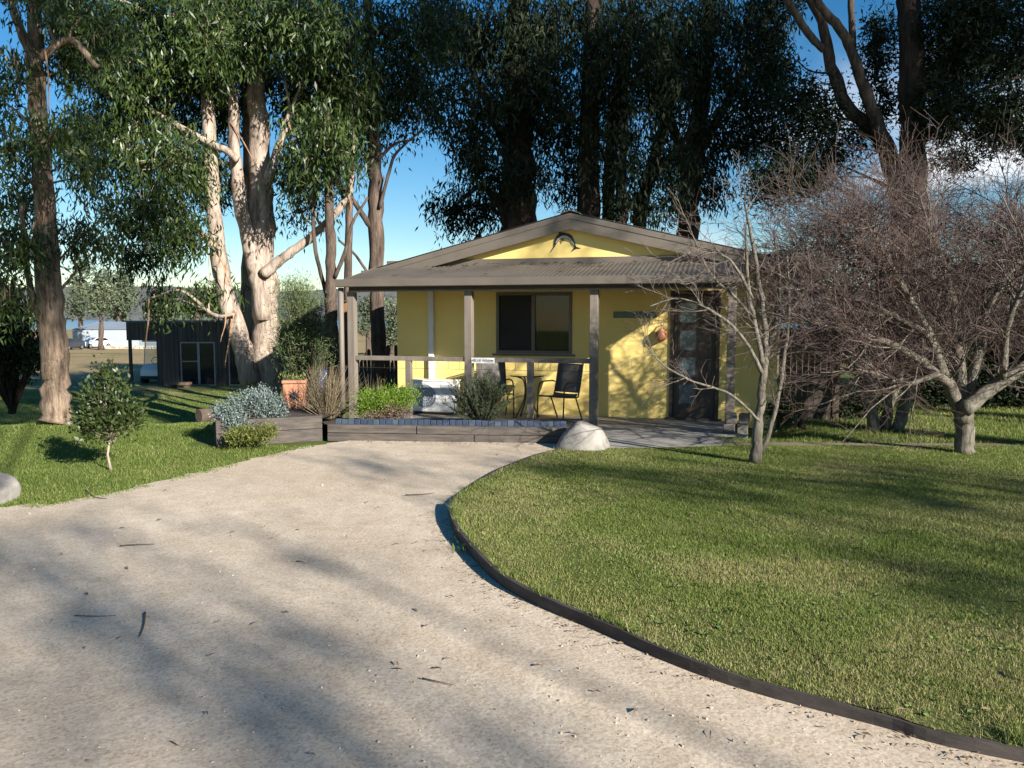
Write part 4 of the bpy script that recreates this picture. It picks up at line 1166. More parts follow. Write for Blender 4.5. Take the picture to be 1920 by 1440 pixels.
# ------------------------------------------------------------------ bare deciduous trees
def bare(name, label, stems, levels, barkm, twigm, seed, up=.02):
    r = np.random.default_rng(seed)
    base = np.array(stems[0][0][0]); tr = thing(name, base, label, 'tree', 'leafless trees on the lawn')
    lim = []
    for si, (p, rad) in enumerate(stems):
        Q, q = resample(p, rad, 6)
        Q[1:-1] += r.normal(0, 1, (len(Q) - 2, 3)) * np.minimum(q[1:-1, None] * .2, .006)
        q = q * (1 + r.normal(0, .03, len(q)))
        if si == 0: q[0] *= 1.15
        m = MB(); m.tube(Q, q, 10); part('trunk' if si == 0 else 'limb', m, barkm, tr, True); lim.append((Q, q))
    out = []; S, D, R = [], [], []
    per, ang, ln, lo = levels[0][:4]
    for Q, q in lim[0:]:
        k = max(2, int(per * np.sum(np.linalg.norm(np.diff(Q, axis=0), axis=1))))
        s, d, rr_ = sprout(Q[None], q[None], k, ang, r, lo, 1.0)
        S.append(s); D.append(d); R.append(rr_)
    S, D, R = np.vstack(S), np.vstack(D), np.concatenate(R)
    ok = S[:, 2] > levels[0][4] if len(levels[0]) > 4 else np.ones(len(S), bool)
    S, D, R = S[ok], D[ok], R[ok]
    for i in range(len(levels)):
        L = levels[i][2] * r.uniform(.5, 1.3, len(S))
        rad = np.clip(np.minimum(R * .6, levels[i][5]), .0026, 1)
        P, RR = grow(S, D * np.array([1, 1, .8]) + np.array([0, 0, .08]), L, rad, 5 if i == 0 else 4, .16, up, r, .4)
        out.append((P, np.maximum(RR, .0019), 5 if i == 0 else 3))
        if i + 1 < len(levels):
            S, D, R = sprout(P, RR, levels[i + 1][0], levels[i + 1][1], r, .15, 1.0)
    V, L = merge([tubes_np(p, q, k) for p, q, k in out[:1]]); npart('branches', V, L, 4, barkm, tr, kind='stuff')
    V, L = merge([tubes_np(p, q, k) for p, q, k in out[1:]]); npart('twigs', V, L, 4, twigm, tr, kind='stuff')
    return tr
b1 = bare('bare_tree', 'slender leafless young tree on the lawn in front of the cabin door',
     [stem_px([(1416, 872, 23), (1424, 780, 16), (1432, 700, 14), (1436, 640, 11), (1428, 560, 10), (1408, 440, 6), (1395, 380, 3)], 9.1, .03),
      stem_px([(1428, 850, 10), (1456, 760, 8), (1472, 660, 7), (1480, 580, 5), (1476, 480, 3)], 9.1), stem_px([(1432, 690, 10), (1414, 600, 8), (1402, 520, 6), (1398, 420, 4)], 9.0),
      stem_px([(1436, 660, 9), (1456, 600, 7), (1462, 520, 5), (1450, 430, 3)], 9.3), stem_px([(1425, 790, 6), (1370, 740, 5), (1300, 715, 4), (1245, 685, 3), (1205, 640, 2)], 9.0),
      stem_px([(1430, 700, 8), (1390, 630, 6), (1330, 580, 5), (1270, 560, 3), (1215, 575, 2)], 8.8), stem_px([(1412, 560, 6), (1370, 490, 5), (1310, 470, 3), (1240, 500, 2)], 8.9),
      stem_px([(1430, 620, 6), (1380, 560, 5), (1330, 510, 4), (1290, 420, 2)], 9.2), stem_px([(1440, 640, 6), (1500, 560, 5), (1540, 500, 3)], 9.3)],
     [(6, .8, .45, .2, .6, .007), (4, .7, .28, 0, 0, .0045), (2, .7, .16, 0, 0, .003)], M['bark_grey'], M['twig_bare'], 51)
b3 = bare('bare_tree', 'broad leafless tree with thick mossy forked trunk at the right of the lawn',
     [stem_px([(1808, 852, 36), (1808, 800, 33), (1806, 765, 36)], 9.85, .01),
      stem_px([(1806, 770, 30), (1850, 735, 26), (1910, 695, 22), (1985, 640, 16), (2070, 577, 9), (2140, 512, 4)], 9.7), stem_px([(1800, 770, 28), (1770, 700, 20), (1735, 613, 16), (1690, 534, 11), (1650, 462, 6), (1632, 411, 3)], 9.9, dY=-.6),
      stem_px([(1806, 765, 24), (1800, 680, 20), (1790, 584, 15), (1770, 498, 10), (1740, 418, 6), (1725, 368, 3)], 10.0, dY=.7), stem_px([(1815, 740, 20), (1840, 640, 17), (1855, 548, 13), (1875, 462, 8), (1900, 404, 4)], 10.0, dY=.9),
      stem_px([(1780, 720, 17), (1700, 660, 14), (1624, 630, 10), (1565, 616, 7), (1520, 606, 3)], 9.6, dY=-.4), stem_px([(1745, 630, 14), (1660, 584, 11), (1584, 555, 8), (1531, 548, 5), (1486, 555, 3)], 9.6, dY=.3),
      stem_px([(1720, 577, 12), (1640, 519, 9), (1576, 483, 6), (1531, 462, 4), (1486, 444, 2)], 9.7, dY=-.3), stem_px([(1780, 548, 11), (1720, 498, 9), (1650, 440, 6), (1600, 411, 3)], 10.1, dY=.5),
      stem_px([(1850, 577, 12), (1900, 505, 9), (1960, 447, 5)], 10.0), stem_px([(1880, 710, 14), (1890, 606, 11), (1930, 519, 7), (1950, 462, 4)], 9.6, dY=-.5), stem_px([(1760, 700, 12), (1700, 720, 8), (1640, 700, 6), (1584, 690, 3)], 9.5)],
     [(13, .8, .95, .12, .75, .012), (10, .75, .5, 0, 0, .0065), (5, .7, .30, 0, 0, .0042)], M['bark_grey'], M['twig_red'], 52)
b2 = bare('bare_tree', 'leafless multi-stemmed tree behind the dirt strip right of the cabin',
     [stem_px([(1640, 806, 22), (1630, 740, 18), (1618, 660, 14), (1600, 577, 10), (1584, 512, 6), (1574, 462, 3)], 11.9, -.03), stem_px([(1662, 806, 18), (1665, 740, 15), (1655, 650, 12), (1650, 562, 9), (1645, 476, 5)], 12.0, -.03),
      stem_px([(1682, 806, 24), (1702, 740, 20), (1725, 670, 16), (1750, 584, 11), (1770, 512, 6)], 11.9, -.03), stem_px([(1650, 806, 14), (1690, 700, 11), (1700, 606, 8), (1690, 519, 4)], 12.3, -.03),
      stem_px([(1628, 740, 12), (1584, 660, 9), (1554, 620, 6), (1531, 606, 3)], 12), stem_px([(1616, 640, 10), (1576, 577, 7), (1542, 534, 5), (1514, 512, 3)], 12.1), stem_px([(1725, 670, 10), (1780, 606, 7), (1830, 562, 5)], 12.2)],
     [(10, .8, 1.0, .15, .7, .012), (8, .75, .5, 0, 0, .0065), (5, .7, .28, 0, 0, .0042)], M['bark_grey'], M['twig_red'], 53)
bare('bare_tree', 'leafless tree whose red-brown twigs fill the right edge behind the broad tree',
     [stem_px([(1985, 800, 26), (1975, 700, 22), (1950, 591, 16), (1915, 505, 10), (1880, 433, 5)], 12.6, -.03), stem_px([(1975, 700, 14), (1920, 606, 11), (1850, 534, 8), (1790, 462, 5), (1760, 411, 3)], 12.6), stem_px([(1970, 680, 14), (2010, 577, 11), (2020, 490, 6)], 12.8), stem_px([(1950, 606, 10), (1900, 577, 8), (1830, 577, 5)], 12.4)],
     [(11, .8, 1.0, .15, .7, .012), (8, .75, .55, 0, 0, .0065), (5, .7, .30, 0, 0, .0042)], M['bark_grey'], M['twig_red'], 54)

# ------------------------------------------------------------------ shrubs
def shrub(name, label, base, clumps, leafm, seed, leaf, per, spray, stems=6, hang=-.4, stem_m=None, group=None, rad=.012, cat='shrub'):
    r = np.random.default_rng(seed); base = np.asarray(base, float)
    s = thing(name, base, label, cat, group)
    P3 = []
    lv = []
    for (c, rr_, ns) in clumps:
        c = np.asarray(c, float); rr_ = np.asarray(rr_, float)
        u = norm(r.normal(size=(ns, 3))) * (r.random(ns) ** .4)[:, None]
        S = c + u * rr_
        nt = min(ns, max(stems, ns // 4)); E_ = S[:nt]
        b0 = base + r.normal(0, .02, (nt, 3)) * np.array([1, 1, 0])
        P3.append(np.stack([b0, b0 + (E_ - b0) * .35 + np.array([0, 0, .02]) + r.normal(0, .02, (nt, 3)), b0 + (E_ - b0) * .7 + r.normal(0, .02, (nt, 3)), E_], 1))
        pts = (S[:, None] + r.normal(size=(ns, per, 3)) * spray)
        out_ = norm(pts - base - np.array([0, 0, -.1]))
        rv = np.clip(r.uniform(.1, .75, (ns, 1)) + r.normal(0, .17, (ns, per)), 0, 1)
        lv.append((pts.reshape(-1, 3), out_.reshape(-1, 3), rv.ravel()))
    P3 = np.vstack(P3); V, L = tubes_np(P3, np.broadcast_to(rad * np.array([1, .7, .45, .2]), P3.shape[:2]), 4)
    npart('stems', V, L, 4, stem_m or M['bark_mid'], s, kind='stuff')
    P = np.vstack([a[0] for a in lv]); O = np.vstack([a[1] for a in lv]); rv = np.concatenate([a[2] for a in lv]); n = len(P)
    D = norm(O * .8 + r.normal(size=(n, 3)) * .6 + np.array([0, 0, -hang]))
    Ln = leaf[0] * r.uniform(.6, 1.3, n); Wd = leaf[1] * r.uniform(.7, 1.3, n)
    V, L, a = leaves_mesh(P, D, Ln, Wd, r, rv)
    npart('foliage', V, L, 4, leafm, s, {'rnd': a}, kind='stuff')
    return s
def ep(x, y, Y, rx, ry, ns, dk=.9):
    s = Y / F
    return (At(x, y, Y), (rx * s, (rx + ry) / 2 * s * dk, ry * s), ns)
bp = G(208, 882, -.03)
shrub('camellia_shrub', 'small glossy-leaved young tree on a thin pale stem on the left lawn', bp + np.array([-.01, .02, .33]), [ep(200, 790, 8.8, 58, 38, 130), ep(205, 740, 8.8, 40, 36, 80), ep(200, 705, 8.8, 20, 18, 30), ep(240, 775, 8.8, 28, 22, 45), ep(165, 795, 8.8, 25, 25, 40)], M['leaf_camellia'], 61, (.062, .028), 9, .055, 10, -.1, M['bark_pale'], rad=.008)
m = MB(); m.tube([bp, bp + np.array([-.03, 0, .18]), bp + np.array([-.01, .02, .36])], [.018, .014, .012], 8)
part('stem', m, M['bark_pale'], bpy.data.objects['camellia_shrub'], True)
shrub('green_bush', 'bright lime green bush in the front bed before the air conditioner', (-1.85, 11.9, .15), [ep(722, 752, 11.7, 58, 24, 170), ep(690, 765, 11.6, 30, 25, 70), ep(760, 745, 11.9, 25, 20, 50)], M['leaf_bright'], 62, (.045, .010), 24, .045, 10, -.5, M['bark_mid'])
shrub('dead_bush', 'brown half-dead twiggy bush under the right of the lime green bush', (-1.6, 11.55, .15), [ep(738, 772, 11.5, 34, 16, 50), ep(700, 782, 11.3, 25, 8, 25)], M['leaf_deadbrown'], 63, (.035, .010), 16, .04, 10, -.2, M['twig_dry'])
shrub('silver_groundcover', 'silver blue ground cover spilling over the left sleeper wall', (-3.35, 11.1, .27), [ep(470, 764, 10.95, 68, 26, 190), ep(430, 775, 10.75, 34, 20, 70), ep(505, 772, 11.0, 34, 18, 60), ep(485, 740, 11.2, 22, 14, 25), ep(440, 790, 10.52, 26, 14, 35), ep(470, 800, 10.50, 8, 16, 8)], M['leaf_silver'], 64, (.032, .018), 22, .04, 8, -.3, M['bark_mid'])
shrub('olive_shrub', 'low yellow-green shrub on the grass in front of the left sleeper wall', tuple(G(470, 836, -.03)), [ep(470, 818, 10.3, 42, 14, 90), ep(500, 812, 10.3, 18, 14, 30), ep(440, 820, 10.2, 18, 12, 25)], M['leaf_olive'], 65, (.04, .011), 26, .04, 6, -.6, M['bark_mid'])
shrub('wattle_shrub', 'tall feathery grey-green shrub growing against the big gum', (-3.95, 15.2, -.1), [ep(560, 580, 15.2, 46, 45, 150), ep(575, 650, 15.0, 48, 48, 150), ep(545, 640, 15.4, 36, 42, 90), ep(590, 600, 15.2, 32, 40, 70), ep(550, 545, 15.3, 30, 25, 50), ep(570, 700, 15.0, 36, 24, 60)], M['leaf_wattle'], 66, (.09, .010), 24, .10, 10, .2, M['bark_mid'], rad=.02)
shrub('dark_bush', 'dark rounded bush in shade at the left edge of the photo', (-9.6, 15.2, -.15), [ep(10, 640, 15, 60, 60, 160), ep(45, 670, 15, 36, 40, 70), ep(-10, 590, 15, 50, 50, 90), ep(10, 560, 15.6, 40, 40, 50)], M['leaf_dark_shaded'], 67, (.09, .035), 26, .12, 10, 0, M['bark_dark'], rad=.03)
shrub('dark_hedge', 'dark evergreen hedge mass behind the broad bare tree at right', (9.8, 16.5, -.1), [ep(1760, 690, 16, 70, 60, 170), ep(1850, 700, 16.5, 80, 70, 220), ep(1940, 680, 16, 70, 90, 200), ep(1800, 745, 15.6, 90, 40, 170), ep(1900, 750, 15.4, 90, 40, 170)], M['leaf_dark_shaded'], 68, (.11, .04), 30, .16, 14, 0, M['bark_dark'], rad=.03)
shrub('dark_hedge', 'tall dark evergreen screen far behind the bare trees at right', (10.5, 19.5, -.1), [ep(1640, 640, 19, 60, 50, 150), ep(1740, 610, 19.5, 70, 60, 200), ep(1840, 600, 19, 80, 60, 220), ep(1940, 590, 19, 70, 60, 200), ep(1690, 570, 20, 60, 40, 110), ep(1800, 545, 20, 70, 40, 120), ep(1900, 530, 20, 70, 40, 120)], M['leaf_dark_shaded'], 168, (.13, .045), 30, .2, 14, 0, M['bark_dark'], rad=.03)
shrub('dark_shrub', 'low dark shrub between the cabin corner and the multi-stemmed tree', (6.1, 13.6, -.1), [ep(1612, 755, 13.4, 40, 34, 80), ep(1560, 775, 13.4, 40, 20, 50)], M['leaf_dark_shaded'], 69, (.08, .03), 24, .09, 8, 0, M['bark_dark'])
shrub('low_bush', 'small green bush at the foot of the dark screen beside the cabin', (4.55, 12.25, -.05), [ep(1465, 775, 12.1, 34, 14, 50)], M['leaf_mid'], 70, (.06, .02), 20, .06, 6, -.2, M['bark_dark'])
# spiky clumps
def spiky(name, label, base, n, ln, spread, seed, matl, w=.006, needles=0, stem_m=None, cat='shrub', droop=.1):
    r = np.random.default_rng(seed); base = np.asarray(base, float)
    s = thing(name, base, label, cat)
    a = r.uniform(0, 2 * math.pi, n); t = np.abs(r.normal(0, spread, n))
    D = np.stack([np.sin(t) * np.cos(a), np.sin(t) * np.sin(a), np.cos(t)], -1)
    S = base + np.stack([np.cos(a), np.sin(a), 0 * a], -1) * (r.random(n) * .12)[:, None]
    P, R = grow(S, D, ln * r.uniform(.55, 1.1, n), np.full(n, w), 5, .07, -droop * .3, r, .3)
    V, L = tubes_np(P, R, 3)
    nf = len(L) // 4
    npart('stems', V, L, 4, stem_m or matl, s, {'rnd': np.repeat(r.random(n), nf // n)}, kind='stuff')
    if needles:
        S2, D2, _ = sprout(P, R, needles, .75, r, .15, 1.0); k = len(S2)
        rv = np.clip(np.repeat(r.uniform(.1, .7, n), needles) + r.normal(0, .15, k), 0, 1)
        V, L, at_ = leaves_mesh(S2, D2, r.uniform(.03, .055, k), np.full(k, .010), r, rv)
        npart('foliage', V, L, 4, matl, s, {'rnd': at_}, kind='stuff')
    return s
spiky('rosemary_bush', 'upright dark green rosemary bush in front of the second porch post', (-.42, 11.3, .14), 260, .72, .40, 71, M['leaf_rosemary'], .006, 60, M['bark_mid'])
spiky('dry_grass_clump', 'dry straw-coloured wispy shrub at the left porch corner', (-2.75, 11.75, .2), 420, .80, .42, 72, M['leaf_dry'], .004)
spiky('dry_grass_clump', 'small dry grass tuft growing behind the lime green bush', (-2.2, 12.5, .02), 120, .75, .35, 73, M['leaf_dry'], .003)
#@@THINGS@@
# ------------------------------------------------------------------ garden things on the left
pot = thing('terracotta_planter', (-3.55, 12.6, .10), 'square terracotta planter with a black sun ornament beside the big gum', 'planter')
pc = At(553, 742, 12.7); pax = axes(12)
m = MB(); m.box(pc + CZ * -.01, (.32, .32, .42), pax, 1.12); part('pot', m, M['terracotta'], pot, bevel=.02)
m = MB(); m.box(pc + CZ * .235, (.38, .38, .05), pax); part('rim', m, M['terracotta'], pot, bevel=.012)
m = MB(); m.box(pc + CZ * .262, (.32, .32, .01), pax); part('soil', m, M['mulch'], pot)
fc = pc - pax[1] * .178 + CZ * .02
m = MB()
for k in range(11):
    a = k * 2 * math.pi / 11; l = .115 + .03 * (k % 2)
    e = lambda r_, b: fc + pax[0] * r_ * math.cos(b) + CZ * r_ * math.sin(b)
    m.prism([e(.04, a - .3), e(l, a + .18), e(.04, a + .3)], pax[1] * .012)
part('sun_ray', m, M['black'], pot, kind='stuff')
m = MB(); m.disc_y(fc - pax[1] * .006, pax[1], .055, .03, 16); part('sun_face', m, M['black'], pot)
r_ = np.random.default_rng(80); n = 160
Pp = pc + np.array([0, 0, .27]) + r_.normal(size=(n, 3)) * np.array([.12, .12, .03]); Dd = norm(r_.normal(size=(n, 3)) + np.array([0, 0, .8]))
V, L, a = leaves_mesh(Pp, Dd, r_.uniform(.03, .08, n), np.full(n, .018), r_, r_.random(n)); npart('plant', V, L, 4, M['leaf_olive'], pot, {'rnd': a}, kind='stuff')

bn = thing('blue_bin', At(598, 738, 15.8), 'blue plastic tub behind the feathery shrub by the porch corner', 'tub')
m = MB(); m.lathe(At(598, 738, 15.8), [(.13, 0), (.16, .42), (.175, .43), (.175, .46), (.15, .46), (.12, .05)], 18); part('tub', m, M['blue_bin'], bn, True)
m = MB(); b0 = At(598, 738, 15.8); m.tube([b0 + np.array([-.17, -.02, .42]), b0 + np.array([-.1, -.06, .30]), b0 + np.array([.1, -.17, .27]), b0 + np.array([.17, -.02, .42])], .006, 5); part('handle', m, M['white_pipe'], bn)

lg = thing('cut_log', G(378, 790, -.05), 'short cut log lying in the shade beside the left planter', 'log')
c0 = G(374, 792, -.12); d_ = norm(np.array([.55, .75, 0])); 
m = MB(); Q = [c0 + CZ * .11 + d_ * s for s in (0, .2, .45, .7)]; m.tube(Q, [.125, .118, .12, .115], 16); part('bark', m, M['log'], lg, True)
m = MB(); m.disc_y(c0 + CZ * .11 - d_ * .003, d_, .108, .012, 16); part('cut_face', m, M['log'], lg)

nb = thing('nest_box', At(645, 590, 17.8), 'small brown timber nest box fixed to the thinnest trunk by the porch', 'nest box')
c0 = At(645, 577, 17.8)
m = MB(); m.box(c0, (.17, .15, .24), axes(-8)); part('box', m, M['nest_wood'], nb, bevel=.004)
m = MB(); m.box(c0 + np.array([0, -.02, .145]), (.24, .24, .025), axes(-8)); part('lid', m, M['log'], nb)
m = MB(); m.disc_y(c0 + np.array([-.011, -.082, .03]), np.array([math.sin(math.radians(8)), math.cos(math.radians(8)), 0]), .03, .008, 14); part('entry_hole', m, M['black'], nb)

# dark broken palings behind the porch
pf = thing('paling_fence', At(705, 745, 20.5), 'dark broken paling fence seen through the left end of the porch', 'fence')
r_ = np.random.default_rng(81)
for k, x in enumerate(np.arange(664, 752, 7.2)):
    b = At(x, 745, 20.5); b[2] = float(gz(b[0], 20.5)) - .05
    h = r_.uniform(.65, 1.1); w = .085
    m = MB(); m.prism([b + np.array([-w / 2, 0, 0]), b + np.array([w / 2, 0, 0]), b + np.array([w / 2, 0, h - r_.uniform(0, .15)]), b + np.array([r_.uniform(-.02, .02), 0, h]), b + np.array([-w / 2, 0, h - r_.uniform(0, .15)])], np.array([0, .02, 0])); part('paling', m, M['clad'], pf)
b = At(664, 700, 20.53); e = At(752, 700, 20.53); b[1] = e[1] = 20.54; b[2] = e[2] = .25
m = MB(); m.bar(b, e, .03, .06); part('rail', m, M['clad2'], pf)
# dark sheet fence left of the porch
sf = thing('board_fence', At(635, 735, 21), 'dark grey board fence panel behind the slim trunks left of the porch', 'fence')
for k in range(6):
    b = At(624 + k * 5.2, 735, 21); b[2] = float(gz(b[0], 21)) - .05
    m = MB(); m.box(b + CZ * .8, (.068, .02, 1.65)); part('board', m, M['clad'], sf)
# timber screen right of the cabin
ts = thing('timber_screen', C(7.35, 1.7, -.05), 'dark timber screen standing between the cabin corner and the bare trees', 'screen')
for k in range(9):
    m = MB(); cbox(m, 7.06 + k * .095, 7.06 + k * .095 + .088, 1.7, 1.725, -.12, 1.50 + random.uniform(-.012, .012)); part('board', m, M['clad'], ts)
for z in (.3, 1.2):
    m = MB(); cbox(m, 7.06, 7.91, 1.727, 1.77, z, z + .07); part('rail', m, M['clad2'], ts)
m = MB(); cbox(m, 7.92, 8.02, 1.68, 1.78, -.12, 1.56); part('post', m, M['clad2'], ts, bevel=.006)

# ------------------------------------------------------------------ dark shed with carport
SY = 31.0
sz0, sz1 = -1.03, 1.50
shx = lambda px: (px - 960) / F * SY
shed = thing('timber_shed', (shx(380), SY, sz0), 'dark flat-roofed timber shed with glass sliding doors and open carport end', 'shed')
def wbox(mb, x0, x1, y0, y1, z0, z1): return mb.box(((x0 + x1) / 2, (y0 + y1) / 2, (z0 + z1) / 2), (x1 - x0, y1 - y0, z1 - z0))
cz_ = 1.7 - (638 - 594) / F * SY
X0, X1, XE = shx(238), shx(293), shx(575)
doorz0, doorz1 = sz0 + .05, 1.7 - (641 - 594) / F * SY
d0, d1, d2 = shx(338), shx(372), shx(403)
w0, w1 = shx(428), shx(456)
# backing walls
m = MB(); wbox(m, X0 + .02, XE, SY + .03, SY + .10, cz_ + .0, sz1 - .03); wbox(m, X1, d0, SY + .03, SY + .10, sz0, cz_ - .002); wbox(m, d2, w0, SY + .03, SY + .10, sz0, cz_ - .002); wbox(m, w1, XE, SY + .03, SY + .10, sz0, cz_ - .002)
wall = part('front_wall', m, M['clad'], shed)
bw = .168
x = X0
r_ = np.random.default_rng(82)
while x < XE - .01:
    xe = min(x + bw, XE); mid = (x + xe) / 2
    zlo = sz0
    if mid < X1: zlo = cz_
    elif d0 < mid < d2: zlo = doorz1
    elif w0 < mid < w1: zlo = doorz1
    m = MB(); wbox(m, x + .006, xe - .006, SY - .0 - r_.uniform(0, .006), SY + .027, zlo + .002, sz1); part('board', m, M['clad2'] if r_.random() < .35 else M['clad'], wall)
    x = xe
m = MB(); wbox(m, X0 - .08, XE + .05, SY - .10, SY + 5.0, sz1 + .003, sz1 + .05); part('roof', m, M['clad'], shed)
m = MB(); wbox(m, X1, X1 + .1, SY + .103, SY + 4.9, sz0, sz1 - .03); part('side_wall', m, M['clad'], shed)
m = MB(); wbox(m, X1 + .103, XE, SY + 4.8, SY + 4.9, sz0, sz1 - .03); part('back_wall', m, M['clad'], shed)
m = MB(); wbox(m, XE - .1, XE, SY + .103, SY + 4.79, sz0, sz1 - .03); part('side_wall', m, M['clad'], shed)
for yy in (SY + .06, SY + 4.7):
    m = MB(); wbox(m, X0 + .03, X0 + .13, yy, yy + .1, sz0, cz_ + (0 if yy < SY + 1 else .6)); part('carport_post', m, M['clad'], shed)
for (a, b) in ((d0, d1), (d1, d2), (w0, w1)):
    m = MB(); t_ = .045
    wbox(m, a, a + t_, SY - .01, SY + .05, doorz0, doorz1); wbox(m, b - t_, b, SY - .01, SY + .05, doorz0, doorz1)
    wbox(m, a + t_, b - t_, SY - .01, SY + .05, doorz0, doorz0 + t_); wbox(m, a + t_, b - t_, SY - .01, SY + .05, doorz1 - t_, doorz1)
    if a == d0: wbox(m, a + t_, b - t_, SY - .01, SY + .05, doorz0 + .93, doorz0 + .97)
    dr = part('glass_door', m, M['alu'], shed)
    m = MB(); wbox(m, a + t_, b - t_, SY + .02, SY + .03, doorz0 + t_, doorz1 - t_); part('pane', m, M['screen_dark'], dr)
m = MB(); wbox(m, shx(500), shx(508), SY - .06, SY - .002, sz0, sz1); part('downpipe', m, M['clad2'], shed)
# bench-like stump before the doors
st = thing('slab_bench', (shx(355), SY - .9, sz0), 'low pale-topped timber slab seat outside the shed doors', 'bench')
m = MB(); wbox(m, shx(338), shx(372), SY - 1.1, SY - .7, sz0 + .16, sz0 + .26); part('slab', m, M['cut_wood'], st, bevel=.02)
for xx in (342, 366):
    m = MB(); wbox(m, shx(xx) - .08, shx(xx) + .08, SY - 1.05, SY - .75, sz0 - .05, sz0 + .157); part('leg', m, M['log'], st, bevel=.02)

# golf cart in the carport
gc = thing('golf_cart', (shx(280), SY + 2.0, sz0), 'white golf cart parked under the carport of the dark shed', 'golf cart')
gx0, gy0, gzz = shx(270), SY + 1.9, sz0
def gb(name, x0, x1, y0, y1, z0, z1, mat, bev=.02):
    m = MB(); wbox(m, gx0 + x0, gx0 + x1, gy0 + y0, gy0 + y1, gzz + z0, gzz + z1); return part(name, m, mat, gc, bevel=bev)
gb('chassis', -.58, .58, -1.05, 1.05, .22, .36, M['black'])
m = MB(); m.prism([np.array([gx0 - .55, gy0 + y_, gzz + z_]) for y_, z_ in ((-1.15, .36), (-1.12, .62), (-.85, .80), (-.6, .84), (-.52, .36))], np.array([1.1, 0, 0])); part('front_cowl', m, M['white'], gc, bevel=.03)
gb('seat_base', -.52, .52, .05, .75, .363, .62, M['white']); gb('seat_cushion', -.5, .5, .02, .55, .623, .74, M['black'], .04); gb('seat_back', -.5, .5, .52, .64, .78, 1.15, M['black'], .04)
gb('rear_bag_well', -.5, .5, .78, 1.05, .363, .66, M['white'])
gb('canopy', -.62, .62, -.75, .95, 1.72, 1.80, M['white'], .03)
for sx in (-.53, .53):
    m = MB(); m.tube([np.array([gx0 + sx, gy0 - .80, gzz + .80]), np.array([gx0 + sx, gy0 - .62, gzz + 1.72])], .02, 8); part('canopy_post', m, M['white'], gc)
    m = MB(); m.tube([np.array([gx0 + sx, gy0 + .72, gzz + .66]), np.array([gx0 + sx, gy0 + .8, gzz + 1.72])], .02, 8); part('canopy_post', m, M['white'], gc)
    for yy in (-.78, .72):
        m = MB(); m.disc_y(np.array([gx0 + sx, gy0 + yy, gzz + .22]), np.array([1., 0, 0]), .22, .18, 18); w_ = part('wheel', m, M['tyre'], gc, bevel=.02)
        m = MB(); m.disc_y(np.array([gx0 + sx + math.copysign(.093, sx), gy0 + yy, gzz + .22]), np.array([1., 0, 0]), .11, .01, 14); part('hub', m, M['white'], w_)
m = MB(); m.prism([np.array([gx0 - .5, gy0 - .80, gzz + .84]), np.array([gx0 + .5, gy0 - .80, gzz + .84]), np.array([gx0 + .5, gy0 - .63, gzz + 1.70]), np.array([gx0 - .5, gy0 - .63, gzz + 1.70])], np.array([0, .008, 0])); part('windscreen', m, M['glass_clear'], gc)
a = np.linspace(0, 2 * math.pi, 17); m = MB(); m.tube([np.array([gx0 - .25 + .16 * math.cos(x_), gy0 - .38 + .05 * math.sin(x_), gzz + .95 + .13 * math.sin(x_)]) for x_ in a], .012, 6, False); part('steering_wheel', m, M['black'], gc)

# ------------------------------------------------------------------ far field: shed, wall, cars, trees
FY = 112.0
fz = float(gz(-58, FY)); fx = lambda px: (px - 960) / F * FY
fs = thing('metal_shed', (fx(190), FY + 6, fz), 'long pale grey metal shed far across the field at left', 'shed')
eh = 1.7 - (618 - 594) / F * FY; rh = 1.7 - (610 - 594) / F * FY
fxa, fxb = fx(138), fx(420)
m = MB(); wbox(m, fxa, fxb, FY, FY + 9, fz - .3, eh); part('wall', m, M['far_shed'], fs)
m = MB(); m.prism([np.array([fxa - .1, FY - .15, eh + .02]), np.array([fxa + 1.2, FY + 4.5, rh + .5]), np.array([fxa - .1, FY + 9.15, eh + .02])], np.array([fxb - fxa + .2, 0, 0])); part('roof', m, M['far_roof'], fs)
m = MB(); wbox(m, fxa - .06, fxa + .06, FY - .04, FY - .004, fz - .3, eh); part('corner_trim', m, M['white'], fs)
for k in range(3):
    q = fx(262) + k * 4.2
    m = MB(); wbox(m, q, q + 3.0, FY - .05, FY - .004, fz, fz + 2.0); part('roller_door', m, M['far_roof'], fs)
sw = thing('stone_wall', (fx(240), 104, float(gz(-50, 104))), 'low pale dry-stone wall before the far grey shed', 'wall')
r_ = np.random.default_rng(83); m = MB()
for px in np.arange(193, 300, 1.7):
    for rw in range(2):
        xx = (px + r_.uniform(-.6, .6) + rw * .8 - 960) / F * 104
        m.box((xx, 104 + r_.uniform(-.1, .1), float(gz(xx, 104)) + .1 + rw * .2), (r_.uniform(.10, .18), .3, r_.uniform(.16, .24)), axes(r_.uniform(-15, 15)), r_.uniform(.7, 1))
part('stones', m, M['stone_wall'], sw, kind='stuff')
